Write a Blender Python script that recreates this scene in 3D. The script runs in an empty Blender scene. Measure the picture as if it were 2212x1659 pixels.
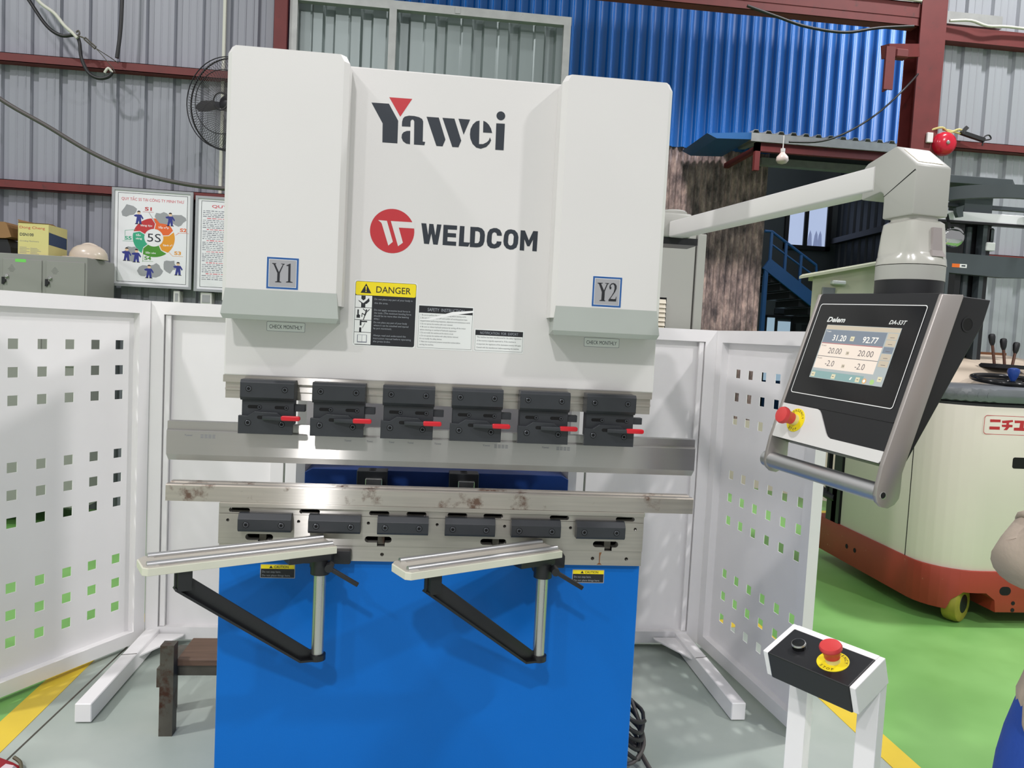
import bpy, bmesh, math, random
from math import sin, cos, pi, radians
from mathutils import Vector, Matrix, Quaternion
from mathutils.geometry import tessellate_polygon

random.seed(7)
scene = bpy.context.scene
COL = scene.collection

# ---------------------------------------------------------------- camera, world, lamps, exposure
CAM_POS = (0.5245, -2.3232, 1.5305)
YAW, PITCH, ROLL, FPX = 0.1094, -0.0636, 0.0503, 1678.96


def make_camera():
    fwd = Vector((sin(YAW) * cos(PITCH), cos(YAW) * cos(PITCH), sin(PITCH)))
    right = Vector((cos(YAW), -sin(YAW), 0.0))
    up = right.cross(fwd)
    r = cos(ROLL) * right + sin(ROLL) * up
    u = -sin(ROLL) * right + cos(ROLL) * up
    cd = bpy.data.cameras.new('camera')
    cd.sensor_fit = 'HORIZONTAL'
    cd.sensor_width = 36.0
    cd.lens = FPX / 2212.0 * 36.0
    cd.clip_start = 0.05
    cd.clip_end = 100
    co = bpy.data.objects.new('camera', cd)
    m = Matrix.Identity(4)
    for i, v in enumerate((r, u, -fwd)):
        for k in range(3):
            m[k][i] = v[k]
    m.translation = Vector(CAM_POS)
    co.matrix_world = m
    COL.objects.link(co)
    scene.camera = co


make_camera()
scene.view_settings.view_transform = 'Standard'
scene.view_settings.look = 'None'
scene.view_settings.exposure = 0.0
scene.view_settings.gamma = 1.0
scene.view_settings.use_curve_mapping = False

world = bpy.data.worlds.new('world')
scene.world = world
world.use_nodes = True
bg = world.node_tree.nodes['Background']
bg.inputs[0].default_value = (0.98, 0.985, 1.0, 1)
bg.inputs[1].default_value = 0.50


def lamp(name, loc, power, size, color=(1, 1, 1), target=None, shape='DISK', size_y=None, spread=None):
    ld = bpy.data.lights.new(name, 'AREA')
    ld.shape = shape
    ld.size = size
    if size_y:
        ld.size_y = size_y
    ld.energy = power
    if spread:
        ld.spread = radians(spread)
    ld.color = color
    lo = bpy.data.objects.new(name, ld)
    lo.location = loc
    d = (Vector(target) - Vector(loc)) if target else Vector((0, 0, -1))
    lo.rotation_euler = d.to_track_quat('-Z', 'Y').to_euler()
    COL.objects.link(lo)


# the hall's high-bay lamps (above and behind the photographer, and over the bays)
for lx, ly, lp in ((-4.2, -7.2, 190), (-1.05, -7.4, 440), (6.2, -4.4, 350), (5.6, 1.6, 330), (-4.6, -1.2, 340)):
    lamp('high_bay_lamp', (lx, ly, 7.4), lp, 0.45, (1.0, 0.975, 0.98))
lamp('bay_skylight', (8.6, 5.3, 6.6), 260, 2.4, (0.86, 0.93, 1.0), (5.4, 7.5, 4.0), 'RECTANGLE', 1.2)
lamp('bay_fill', (3.0, 4.7, 6.4), 14, 0.5, (1.0, 0.93, 0.9), (4.3, 7.5, 2.4), spread=46)  # added fill without a known source, brightens the rusty sheets

# ---------------------------------------------------------------- materials


def lin(c):
    def f(v):
        v /= 255.0
        return v / 12.92 if v <= 0.04045 else ((v + 0.055) / 1.055) ** 2.4
    return tuple(f(v) for v in c) + (1.0,)


MATS = {}


def mat(name, rgb, rough=0.5, metal=0.0, noise=0.0, nscale=6.0, dirt=None, dscale=3.0, damt=0.0,
        bump=0.0, bscale=80.0, spec=0.5, coat=0.0, stretch=(1, 1, 1), rvar=0.0):
    m = bpy.data.materials.new(name)
    m.use_nodes = True
    nt = m.node_tree
    b = nt.nodes['Principled BSDF']
    b.inputs['Roughness'].default_value = rough
    b.inputs['Metallic'].default_value = metal
    b.inputs['Specular IOR Level'].default_value = spec
    b.inputs['Coat Weight'].default_value = coat
    base = lin(rgb)
    b.inputs['Base Color'].default_value = base
    if noise or damt or bump or rvar:
        tc = nt.nodes.new('ShaderNodeTexCoord')
        mp = nt.nodes.new('ShaderNodeMapping')
        mp.inputs['Scale'].default_value = stretch
        nt.links.new(tc.outputs['Object'], mp.inputs['Vector'])
        last = None
        if noise or rvar:
            n = nt.nodes.new('ShaderNodeTexNoise')
            n.inputs['Scale'].default_value = nscale
            n.inputs['Detail'].default_value = 5
            nt.links.new(mp.outputs[0], n.inputs['Vector'])
        if noise:
            r = nt.nodes.new('ShaderNodeValToRGB')
            r.color_ramp.elements[0].position = 0.3
            r.color_ramp.elements[1].position = 0.7
            r.color_ramp.elements[0].color = tuple(c * (1 - noise) for c in base[:3]) + (1,)
            r.color_ramp.elements[1].color = tuple(min(1, c * (1 + noise * 0.6)) for c in base[:3]) + (1,)
            nt.links.new(n.outputs['Fac'], r.inputs[0])
            last = r.outputs[0]
        if rvar:
            mr = nt.nodes.new('ShaderNodeMapRange')
            mr.inputs['From Min'].default_value = 0.3
            mr.inputs['From Max'].default_value = 0.7
            mr.inputs['To Min'].default_value = max(0.02, rough - rvar)
            mr.inputs['To Max'].default_value = min(1, rough + rvar)
            nt.links.new(n.outputs['Fac'], mr.inputs['Value'])
            nt.links.new(mr.outputs[0], b.inputs['Roughness'])
        if damt:
            n2 = nt.nodes.new('ShaderNodeTexNoise')
            n2.inputs['Scale'].default_value = dscale
            n2.inputs['Detail'].default_value = 8
            n2.inputs['Roughness'].default_value = 0.7
            nt.links.new(mp.outputs[0], n2.inputs['Vector'])
            r2 = nt.nodes.new('ShaderNodeValToRGB')
            r2.color_ramp.elements[0].position = 1 - damt - 0.06
            r2.color_ramp.elements[1].position = 1 - damt + 0.04
            nt.links.new(n2.outputs['Fac'], r2.inputs[0])
            mx = nt.nodes.new('ShaderNodeMix')
            mx.data_type = 'RGBA'
            mx.inputs[6].default_value = base
            mx.inputs[7].default_value = lin(dirt)
            if last:
                nt.links.new(last, mx.inputs[6])
            nt.links.new(r2.outputs[0], mx.inputs[0])
            last = mx.outputs[2]
        if last:
            nt.links.new(last, b.inputs['Base Color'])
        if bump:
            n3 = nt.nodes.new('ShaderNodeTexNoise')
            n3.inputs['Scale'].default_value = bscale
            n3.inputs['Detail'].default_value = 3
            nt.links.new(mp.outputs[0], n3.inputs['Vector'])
            bp = nt.nodes.new('ShaderNodeBump')
            bp.inputs['Strength'].default_value = bump
            bp.inputs['Distance'].default_value = 0.004
            nt.links.new(n3.outputs['Fac'], bp.inputs['Height'])
            nt.links.new(bp.outputs[0], b.inputs['Normal'])
    MATS[name] = m
    return m


def emit(name, rgb, strength):
    m = bpy.data.materials.new(name)
    m.use_nodes = True
    b = m.node_tree.nodes['Principled BSDF']
    b.inputs['Base Color'].default_value = tuple(c * 0.3 for c in lin(rgb)[:3]) + (1,)
    b.inputs['Roughness'].default_value = 0.25
    b.inputs['Emission Color'].default_value = lin(rgb)
    b.inputs['Emission Strength'].default_value = strength
    MATS[name] = m
    return m


mat('white_paint', (215, 213, 211), 0.38, noise=0.015, nscale=3, bump=0.03, bscale=260)
mat('white_frame', (240, 238, 238), 0.45, noise=0.03, nscale=4)
mat('grey_lip', (160, 166, 160), 0.45, noise=0.03, nscale=9)
mat('machine_blue', (3, 102, 190), 0.42, spec=0.22, noise=0.06, nscale=2.5, bump=0.08, bscale=300)
mat('gauge_blue', (18, 60, 130), 0.45, noise=0.15, nscale=10)
mat('black_oxide', (46, 49, 53), 0.42, noise=0.08, nscale=30, spec=0.45)
mat('screw_head', (78, 81, 86), 0.3, metal=0.4)
mat('black_paint', (24, 25, 28), 0.4, noise=0.05, nscale=12)
mat('black_gloss', (14, 15, 17), 0.16)
mat('black_void', (8, 8, 9), 0.9)
mat('red_grip', (196, 24, 38), 0.28)
mat('estop_red', (205, 62, 62), 0.38)
mat('yellow', (238, 216, 20), 0.45)
mat('pale_yellow_plastic', (226, 214, 150), 0.4)
mat('ink', (32, 40, 50), 0.5)
mat('ink_dark', (22, 24, 30), 0.5)
mat('logo_red', (186, 42, 50), 0.45)
mat('sticker_white', (226, 228, 226), 0.4)
mat('sticker_grey', (158, 158, 162), 0.42)
mat('sticker_blue', (38, 88, 150), 0.4)
mat('line_white', (240, 240, 240), 0.35)
mat('text_light', (150, 155, 162), 0.5)
mat('aluminium', (196, 196, 192), 0.34, metal=1.0, noise=0.04, nscale=20, stretch=(0.2, 4, 4))
mat('tray_aluminium', (208, 203, 192), 0.45, metal=0.6, noise=0.05, nscale=10)
mat('tray_white', (206, 206, 190), 0.45, noise=0.03, nscale=12)
mat('anodised', (172, 166, 162), 0.42, metal=0.7)
mat('tube_steel', (196, 197, 198), 0.4, metal=1.0)
mat('chrome', (190, 190, 188), 0.3, metal=0.9, noise=0.12, nscale=14, rvar=0.08, stretch=(1, 1, 0.25))
mat('grey_plastic', (168, 168, 162), 0.36, noise=0.01)
mat('grey_plastic_gloss', (180, 179, 171), 0.2, coat=0.3)
mat('cream_plastic', (222, 214, 196), 0.4)
mat('sheet_grey', (139, 141, 151), 0.42, metal=0.0, noise=0.05, nscale=1.2, stretch=(6, 6, 0.6), spec=0.6)
mat('sheet_grey_right', (152, 156, 162), 0.34, noise=0.05, nscale=1.2, stretch=(6, 6, 0.6), spec=0.7)
mat('door_sheet', (128, 138, 138), 0.35, metal=0.3, noise=0.06, nscale=1.5, stretch=(6, 6, 0.4))
mat('sheet_blue', (10, 98, 178), 0.22, noise=0.08, nscale=1.0, spec=0.8, stretch=(3, 3, 0.5))
mat('red_oxide', (104, 37, 36), 0.6, noise=0.12, nscale=8, dirt=(80, 36, 34), dscale=14, damt=0.35)
mat('galvanised', (158, 160, 158), 0.45, metal=0.4, noise=0.1, nscale=12, dirt=(120, 80, 60), dscale=6, damt=0.28)
mat('dark_wall', (68, 74, 78), 0.7, noise=0.06, nscale=1.5)
mat('dark_sheet', (48, 54, 64), 0.5, noise=0.08, nscale=1.5)
mat('locker_grey', (138, 138, 134), 0.5, noise=0.02)
mat('cardboard', (140, 104, 66), 0.75, noise=0.08)
mat('box_yellow', (206, 196, 130), 0.5, noise=0.03)
mat('box_blue', (44, 62, 92), 0.5)
mat('helmet', (202, 188, 172), 0.25, dirt=(140, 120, 100), dscale=9, damt=0.3)
mat('board_silver', (160, 162, 166), 0.4, metal=0.3)
mat('paper', (228, 228, 232), 0.5)
mat('cable_black', (24, 25, 27), 0.45)
mat('cable_grey', (74, 70, 68), 0.5)
mat('cable_white', (196, 196, 184), 0.5)
mat('truck_cream', (214, 206, 195), 0.42, noise=0.02, nscale=3, dirt=(150, 148, 130), dscale=9, damt=0.22)
mat('truck_red', (150, 52, 38), 0.48, noise=0.1, nscale=5, dirt=(206, 176, 140), dscale=22, damt=0.28)
mat('truck_dark', (66, 74, 78), 0.5, noise=0.06, nscale=8)
mat('truck_slate', (98, 102, 106), 0.35, noise=0.12, nscale=6)
mat('console', (182, 168, 150), 0.6, noise=0.08, nscale=8, dirt=(160, 80, 50), dscale=7, damt=0.3)
mat('wheel_yellow', (150, 140, 48), 0.6, noise=0.2, nscale=14)
mat('bell_red', (190, 24, 48), 0.2)
mat('wood', (100, 76, 60), 0.65, noise=0.22, nscale=9, stretch=(0.6, 8, 8))
mat('raw_steel', (96, 92, 84), 0.5, metal=0.6, noise=0.25, nscale=12, dirt=(74, 46, 34), dscale=7, damt=0.38)
mat('jacket', (166, 152, 138), 0.85, noise=0.08, nscale=18, bump=0.25, bscale=120)
mat('trouser_blue', (24, 66, 152), 0.8, noise=0.08, nscale=10, bump=0.2, bscale=120)
mat('sleeve_blue', (40, 60, 160), 0.8)
mat('skin', (198, 150, 122), 0.55)
mat('hair', (26, 22, 20), 0.6)
mat('shoe', (40, 38, 36), 0.6)
mat('stair_blue', (28, 84, 140), 0.5)
mat('booth_cream', (222, 222, 194), 0.6, noise=0.04)
mat('clear_lens', (150, 142, 140), 0.12, spec=0.8, coat=0.5)
mat('mirror', (190, 190, 190), 0.04, metal=1.0)
mat('orange', (230, 110, 30), 0.5)
mat('lever_shaft', (92, 60, 46), 0.5, metal=0.3)
mat('knob_blue', (24, 62, 140), 0.3)
mat('floor_yellow', (226, 196, 60), 0.45, noise=0.06, nscale=5, dirt=(170, 150, 80), dscale=7, damt=0.24)
mat('poster_red', (186, 44, 48), 0.5)
mat('poster_orange', (224, 98, 40), 0.5)
mat('poster_amber', (222, 148, 30), 0.5)
mat('poster_green', (70, 140, 40), 0.5)
mat('poster_teal', (48, 162, 124), 0.5)
mat('poster_grey', (150, 152, 156), 0.5)
mat('poster_navy', (40, 48, 130), 0.5)
mat('poster_skin', (224, 190, 160), 0.5)
mat('text_pink', (206, 60, 78), 0.5)
mat('text_grey', (120, 122, 134), 0.5)
mat('fan_black', (34, 34, 38), 0.45)
mat('fan_wire', (60, 56, 56), 0.5)
mat('hole_brown', (108, 84, 70), 0.7)
mat('label_green', (110, 200, 90), 0.6)
mat('rust_brown', (120, 76, 44), 0.7)
mat('rag_red', (150, 26, 38), 0.7)
mat('rag_white', (220, 200, 204), 0.7)
mat('olive', (90, 84, 62), 0.6)
mat('pale_panel', (240, 222, 212), 0.5)
mat('door_blue', (36, 74, 132), 0.5)
mat('bulb_glass', (222, 206, 200), 0.3)
emit('screen_bar', (196, 184, 164), 0.8)
emit('screen_slate', (124, 134, 146), 0.8)
emit('screen_cream', (236, 222, 208), 0.8)
emit('screen_teal', (136, 168, 166), 0.8)
emit('screen_grey', (172, 180, 180), 0.8)
emit('screen_white', (252, 246, 236), 0.8)
emit('screen_text', (112, 106, 106), 0.7)
emit('screen_button', (218, 210, 178), 0.8)
emit('screen_green', (168, 204, 130), 0.8)
emit('screen_redline', (176, 110, 112), 0.8)
emit('screen_amber', (222, 170, 110), 0.8)
emit('window_sky', (196, 212, 246), 0.75)
emit('window_pale', (178, 206, 226), 0.6)
emit('window_curtain', (150, 164, 206), 0.6)


def brushed(name, rgb, rough, aniso, stain=None):
    """horizontally ground steel: fine lines along X, highlights spread upright"""
    m = mat(name, rgb, rough, metal=1.0)
    nt = m.node_tree
    b = nt.nodes['Principled BSDF']
    gl = nt.nodes.new('ShaderNodeBsdfAnisotropic')       # the fine grinding lines
    gl.distribution = 'GGX'
    gl.inputs['Roughness'].default_value = 0.29
    gl.inputs['Anisotropy'].default_value = 0.85
    ms = nt.nodes.new('ShaderNodeMixShader')
    ms.inputs[0].default_value = aniso
    tx = nt.nodes.new('ShaderNodeCombineXYZ')
    tx.inputs[0].default_value = 1.0
    nt.links.new(tx.outputs[0], gl.inputs['Tangent'])
    nt.links.new(b.outputs[0], ms.inputs[1])
    nt.links.new(gl.outputs[0], ms.inputs[2])
    nt.links.new(ms.outputs[0], nt.nodes['Material Output'].inputs['Surface'])
    tc = nt.nodes.new('ShaderNodeTexCoord')
    mp = nt.nodes.new('ShaderNodeMapping')
    mp.inputs['Scale'].default_value = (1.2, 30, 30)
    n = nt.nodes.new('ShaderNodeTexNoise')
    n.inputs['Scale'].default_value = 4
    n.inputs['Detail'].default_value = 6
    nt.links.new(tc.outputs['Object'], mp.inputs[0])
    nt.links.new(mp.outputs[0], n.inputs['Vector'])
    base = lin(rgb)
    r = nt.nodes.new('ShaderNodeValToRGB')
    r.color_ramp.elements[0].position = 0.25
    r.color_ramp.elements[1].position = 0.75
    r.color_ramp.elements[0].color = tuple(c * 0.82 for c in base[:3]) + (1,)
    r.color_ramp.elements[1].color = tuple(min(1, c * 1.12) for c in base[:3]) + (1,)
    nt.links.new(n.outputs['Fac'], r.inputs[0])
    last = r.outputs[0]
    if stain:
        n2 = nt.nodes.new('ShaderNodeTexNoise')
        n2.inputs['Scale'].default_value = 13
        n2.inputs['Detail'].default_value = 9
        n2.inputs['Roughness'].default_value = 0.65
        nt.links.new(tc.outputs['Object'], n2.inputs['Vector'])
        r2 = nt.nodes.new('ShaderNodeValToRGB')
        r2.color_ramp.elements[0].position = 0.56
        r2.color_ramp.elements[1].position = 0.66
        nt.links.new(n2.outputs['Fac'], r2.inputs[0])
        mx = nt.nodes.new('ShaderNodeMix')
        mx.data_type = 'RGBA'
        mx.inputs[7].default_value = lin(stain)
        nt.links.new(last, mx.inputs[6])
        nt.links.new(r2.outputs[0], mx.inputs[0])
        last = mx.outputs[2]
        inv = nt.nodes.new('ShaderNodeMath')
        inv.operation = 'MULTIPLY_ADD'
        inv.inputs[1].default_value = -0.6
        inv.inputs[2].default_value = 1.0
        nt.links.new(r2.outputs[0], inv.inputs[0])
        nt.links.new(inv.outputs[0], b.inputs['Metallic'])
        fm = nt.nodes.new('ShaderNodeMath')
        fm.operation = 'MULTIPLY_ADD'
        fm.inputs[1].default_value = -aniso
        fm.inputs[2].default_value = aniso
        nt.links.new(r2.outputs[0], fm.inputs[0])
        nt.links.new(fm.outputs[0], ms.inputs[0])
    nt.links.new(last, b.inputs['Base Color'])
    gl.inputs['Color'].default_value = (0.78, 0.76, 0.73, 1)
    return m


brushed('punch_steel', (112, 110, 107), 0.34, 0.68)
brushed('die_steel', (184, 176, 164), 0.45, 0.35, stain=(104, 82, 70))
brushed('bed_steel', (178, 172, 160), 0.48, 0.3)


sb_ = MATS['sheet_blue'].node_tree
sb_b = sb_.nodes['Principled BSDF']
sb_b.inputs['Roughness'].default_value = 0.40
sb_b.inputs['Anisotropic'].default_value = 0.9             # rolled sheet: gloss streaks run up the ribs
sb_t = sb_.nodes.new('ShaderNodeCombineXYZ')
sb_t.inputs[2].default_value = 1.0
sb_.links.new(sb_t.outputs[0], sb_b.inputs['Tangent'])


def rusty_sheet():
    m = mat('rusty_sheet', (60, 54, 56), 0.7)
    nt = m.node_tree
    b = nt.nodes['Principled BSDF']
    tc = nt.nodes.new('ShaderNodeTexCoord')
    mp = nt.nodes.new('ShaderNodeMapping')
    mp.inputs['Scale'].default_value = (5, 5, 2.0)
    n = nt.nodes.new('ShaderNodeTexNoise')
    n.inputs['Scale'].default_value = 1.6
    n.inputs['Detail'].default_value = 9
    n.inputs['Roughness'].default_value = 0.72
    nt.links.new(tc.outputs['Object'], mp.inputs[0])
    nt.links.new(mp.outputs[0], n.inputs['Vector'])
    r = nt.nodes.new('ShaderNodeValToRGB')
    e = r.color_ramp.elements
    e[0].position = 0.36
    e[0].color = lin((80, 72, 76))
    e[1].position = 0.68
    e[1].color = lin((226, 198, 190))
    x = e.new(0.5)
    x.color = lin((150, 132, 130))
    nt.links.new(n.outputs['Fac'], r.inputs[0])
    nt.links.new(r.outputs[0], b.inputs['Base Color'])


rusty_sheet()


def floor_material():
    m = mat('floor_epoxy', (172, 180, 172), 0.32)
    nt = m.node_tree
    b = nt.nodes['Principled BSDF']
    tc = nt.nodes.new('ShaderNodeTexCoord')
    sp = nt.nodes.new('ShaderNodeSeparateXYZ')
    nt.links.new(tc.outputs['Object'], sp.inputs[0])

    def math_(op, a, bb):
        n = nt.nodes.new('ShaderNodeMath')
        n.operation = op
        for i, v in enumerate((a, bb)):
            if isinstance(v, (int, float)):
                n.inputs[i].default_value = v
            else:
                nt.links.new(v, n.inputs[i])
        return n.outputs[0]
    # grey epoxy inside the yellow rectangle, green epoxy outside it where seen
    inx = math_('MULTIPLY', math_('GREATER_THAN', sp.outputs[0], -0.95), math_('LESS_THAN', sp.outputs[0], 2.34))
    iny = math_('LESS_THAN', sp.outputs[1], 1.66)
    inside = math_('MAXIMUM', math_('MULTIPLY', inx, iny), math_('LESS_THAN', sp.outputs[1], -1.6))  # unseen near floor is set to grey to cut green bounce
    n1 = nt.nodes.new('ShaderNodeTexNoise')
    n1.inputs['Scale'].default_value = 1.6
    n1.inputs['Detail'].default_value = 6
    nt.links.new(tc.outputs['Object'], n1.inputs['Vector'])
    rg = nt.nodes.new('ShaderNodeValToRGB')
    rg.color_ramp.elements[0].color = lin((112, 168, 88))
    rg.color_ramp.elements[1].color = lin((132, 186, 106))
    rr = nt.nodes.new('ShaderNodeValToRGB')
    rr.color_ramp.elements[0].color = lin((156, 168, 160))
    rr.color_ramp.elements[1].color = lin((178, 186, 178))
    for q in (rg, rr):
        q.color_ramp.elements[0].position = 0.35
        q.color_ramp.elements[1].position = 0.65
        nt.links.new(n1.outputs['Fac'], q.inputs[0])
    mx = nt.nodes.new('ShaderNodeMix')
    mx.data_type = 'RGBA'
    nt.links.new(inside, mx.inputs[0])
    nt.links.new(rg.outputs[0], mx.inputs[6])
    nt.links.new(rr.outputs[0], mx.inputs[7])
    nt.links.new(mx.outputs[2], b.inputs['Base Color'])
    mr = nt.nodes.new('ShaderNodeMapRange')
    mr.inputs['From Min'].default_value = 0.3
    mr.inputs['From Max'].default_value = 0.7
    mr.inputs['To Min'].default_value = 0.3
    mr.inputs['To Max'].default_value = 0.5
    nt.links.new(n1.outputs['Fac'], mr.inputs['Value'])
    nt.links.new(mr.outputs[0], b.inputs['Roughness'])


floor_material()

# ---------------------------------------------------------------- mesh building helpers
X, Y, Z = Vector((1, 0, 0)), Vector((0, 1, 0)), Vector((0, 0, 1))
ORG = {}
TEXT_CACHE = {}


def text_tris(s, bold=0.0, shear=0.0):
    key = (s, bold, shear)
    if key not in TEXT_CACHE:
        cu = bpy.data.curves.new('t', 'FONT')
        cu.body = s
        cu.size = 1.0
        cu.offset = bold
        cu.shear = shear
        cu.resolution_u = 3
        ob = bpy.data.objects.new('t', cu)
        me = ob.to_mesh()
        vs = [(v.co.x, v.co.y) for v in me.vertices]
        fs = [tuple(p.vertices) for p in me.polygons]
        ob.to_mesh_clear()
        bpy.data.objects.remove(ob)
        bpy.data.curves.remove(cu)
        TEXT_CACHE[key] = (vs, fs)
    return TEXT_CACHE[key]


class MB:
    """collects vertices and faces (with material slots); build() links them as ONE mesh object"""

    def __init__(s, m):
        s.v, s.f, s.k, s.names, s.cur = [], [], [], [m], 0
        s.step, s.lift = 0.0, 0.0                        # keeps overlapping prints apart
        s.M = None

    def use(s, m):
        if m not in s.names:
            s.names.append(m)
        s.cur = s.names.index(m)
        return s

    def add(s, vs, fs):
        o = len(s.v)
        s.v += [Vector(p) if s.M is None else s.M @ Vector(p) for p in vs]
        s.f += [tuple(i + o for i in f) for f in fs]
        s.k += [s.cur] * len(fs)
        return s

    def bm(s, b):
        b.verts.index_update()
        s.add([v.co.copy() for v in b.verts], [[v.index for v in f.verts] for f in b.faces])
        b.free()
        return s

    def box(s, x0, x1, y0, y1, z0, z1, bev=0.0, seg=1):
        b = bmesh.new()
        bmesh.ops.create_cube(b, size=1.0)
        for v in b.verts:
            v.co = Vector(((x0 + x1) / 2 + v.co.x * (x1 - x0), (y0 + y1) / 2 + v.co.y * (y1 - y0),
                           (z0 + z1) / 2 + v.co.z * (z1 - z0)))
        if bev:
            bmesh.ops.bevel(b, geom=b.edges[:], offset=bev, segments=seg, affect='EDGES', profile=0.5)
        return s.bm(b)

    def prism(s, poly, o, u, v, n, d0, d1, bev=0.0):
        """polygon in the plane (o,u,v) extruded along n from d0 to d1"""
        o, u, v, n = Vector(o), Vector(u), Vector(v), Vector(n)
        b = bmesh.new()
        a = [b.verts.new(o + u * p[0] + v * p[1] + n * d0) for p in poly]
        c = [b.verts.new(o + u * p[0] + v * p[1] + n * d1) for p in poly]
        b.faces.new(a)
        b.faces.new(c)
        for i in range(len(poly)):
            j = (i + 1) % len(poly)
            b.faces.new((a[i], a[j], c[j], c[i]))
        bmesh.ops.recalc_face_normals(b, faces=b.faces[:])
        if bev:
            bmesh.ops.bevel(b, geom=b.edges[:], offset=bev, segments=2, affect='EDGES', profile=0.5)
        return s.bm(b)

    def flat(s, poly, o, u, v, d=0.0, n=None, holes=()):
        """one flat filled polygon (printing, paint)"""
        o, u, v = Vector(o), Vector(u).normalized(), Vector(v).normalized()
        n = u.cross(v) if n is None else Vector(n)
        loops = [[Vector((p[0], p[1], 0)) for p in poly]] + [[Vector((p[0], p[1], 0)) for p in h] for h in holes]
        tris = tessellate_polygon(loops)
        pts = [p for l in loops for p in l]
        fs = []
        for t in tris:
            a, b, c = (pts[i] for i in t)
            fs.append(t if (b - a).cross(c - a).z > 0 else (t[0], t[2], t[1]))
        s.lift += s.step
        return s.add([o + u * p.x + v * p.y + n * (d + s.lift) for p in pts], fs)

    def rect(s, x0, x1, y0, y1, o, u, v, d=0.0, r=0.0):
        if r <= 0:
            return s.flat([(x0, y0), (x1, y0), (x1, y1), (x0, y1)], o, u, v, d)
        return s.flat(rrect(x0, x1, y0, y1, r), o, u, v, d)

    def text(s, t, x, y, h, o, u, v, d=0.0, w=None, bold=0.0, shear=0.0, align='l', ang=0.0):
        """text of cap height h, optionally fitted to width w"""
        vs, fs = text_tris(t, bold, shear)
        if not vs:
            return s
        o, u, v = Vector(o), Vector(u).normalized(), Vector(v).normalized()
        n = u.cross(v)
        k = h / 0.73
        x0, x1 = min(p[0] for p in vs), max(p[0] for p in vs)
        kx = k if w is None else w / max(1e-6, x1 - x0)
        ww = (x1 - x0) * kx
        off = {'l': 0.0, 'c': -ww / 2, 'r': -ww}[align]
        ca, sa = cos(ang), sin(ang)
        out = []
        for p in vs:
            a, b = (p[0] - x0) * kx + off, p[1] * k
            a, b = a * ca - b * sa, a * sa + b * ca
            out.append(o + u * (x + a) + v * (y + b) + n * d)
        return s.add(out, fs)

    def lathe(s, prof, o, ax, seg=24, cap=True, ref=None):
        """prof: (radius, height along ax)"""
        o, ax = Vector(o), Vector(ax).normalized()
        a = Vector(ref) if ref else ax.orthogonal().normalized()
        a = (a - ax * a.dot(ax)).normalized()
        b = ax.cross(a)
        vs, fs = [], []
        for r, h in prof:
            for i in range(seg):
                t = 2 * pi * i / seg
                vs.append(o + ax * h + (a * cos(t) + b * sin(t)) * r)
        for j in range(len(prof) - 1):
            for i in range(seg):
                k = (i + 1) % seg
                fs.append((j * seg + i, j * seg + k, (j + 1) * seg + k, (j + 1) * seg + i))
        if cap:
            fs.append(tuple(reversed(range(seg))))
            fs.append(tuple((len(prof) - 1) * seg + i for i in range(seg)))
        return s.add(vs, fs)

    def cyl(s, p0, p1, r, seg=16, r1=None):
        p0, p1 = Vector(p0), Vector(p1)
        d = p1 - p0
        return s.lathe([(r, 0), (r if r1 is None else r1, d.length)], p0, d, seg)

    def tube(s, pts, r, seg=8, smooth=0, closed=False):
        pts = [Vector(p) for p in pts]
        if smooth:
            if isinstance(r, (list, tuple)):
                r = [v.x for v in spline([Vector((q, 0, 0)) for q in r], smooth, closed)]
            pts = spline(pts, smooth, closed)
        n = len(pts)
        tang = []
        for i in range(n):
            if closed:
                d = pts[(i + 1) % n] - pts[i - 1]
            else:
                d = pts[min(i + 1, n - 1)] - pts[max(i - 1, 0)]
            tang.append(d.normalized())
        a = tang[0].orthogonal().normalized()
        vs, fs = [], []
        for i in range(n):
            if i:
                q = tang[i - 1].rotation_difference(tang[i])
                a = q @ a
            a = (a - tang[i] * a.dot(tang[i])).normalized()
            b = tang[i].cross(a)
            rr = r[i] if isinstance(r, (list, tuple)) else r
            for k in range(seg):
                t = 2 * pi * k / seg
                vs.append(pts[i] + (a * cos(t) + b * sin(t)) * rr)
        for i in range(n if closed else n - 1):
            j = (i + 1) % n
            for k in range(seg):
                l = (k + 1) % seg
                fs.append((i * seg + k, i * seg + l, j * seg + l, j * seg + k))
        if not closed:
            fs.append(tuple(reversed(range(seg))))
            fs.append(tuple((n - 1) * seg + k for k in range(seg)))
        return s.add(vs, fs)

    def bar(s, p0, p1, w, h, up=(0, 0, 1), bev=0.0):
        """rectangular bar from p0 to p1, w across, h along up"""
        p0, p1 = Vector(p0), Vector(p1)
        d = (p1 - p0)
        L = d.length
        d.normalize()
        u = Vector(up)
        u = (u - d * u.dot(d)).normalized()
        q = d.cross(u)
        return s.prism([(-w / 2, -h / 2), (w / 2, -h / 2), (w / 2, h / 2), (-w / 2, h / 2)], p0, q, u, d, 0, L, bev)

    def loft(s, rings, cap=True):
        n = len(rings[0])
        vs = [p for r in rings for p in r]
        fs = []
        for j in range(len(rings) - 1):
            for i in range(n):
                k = (i + 1) % n
                fs.append((j * n + i, j * n + k, (j + 1) * n + k, (j + 1) * n + i))
        if cap:
            fs.append(tuple(reversed(range(n))))
            fs.append(tuple((len(rings) - 1) * n + i for i in range(n)))
        return s.add(vs, fs)

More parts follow.
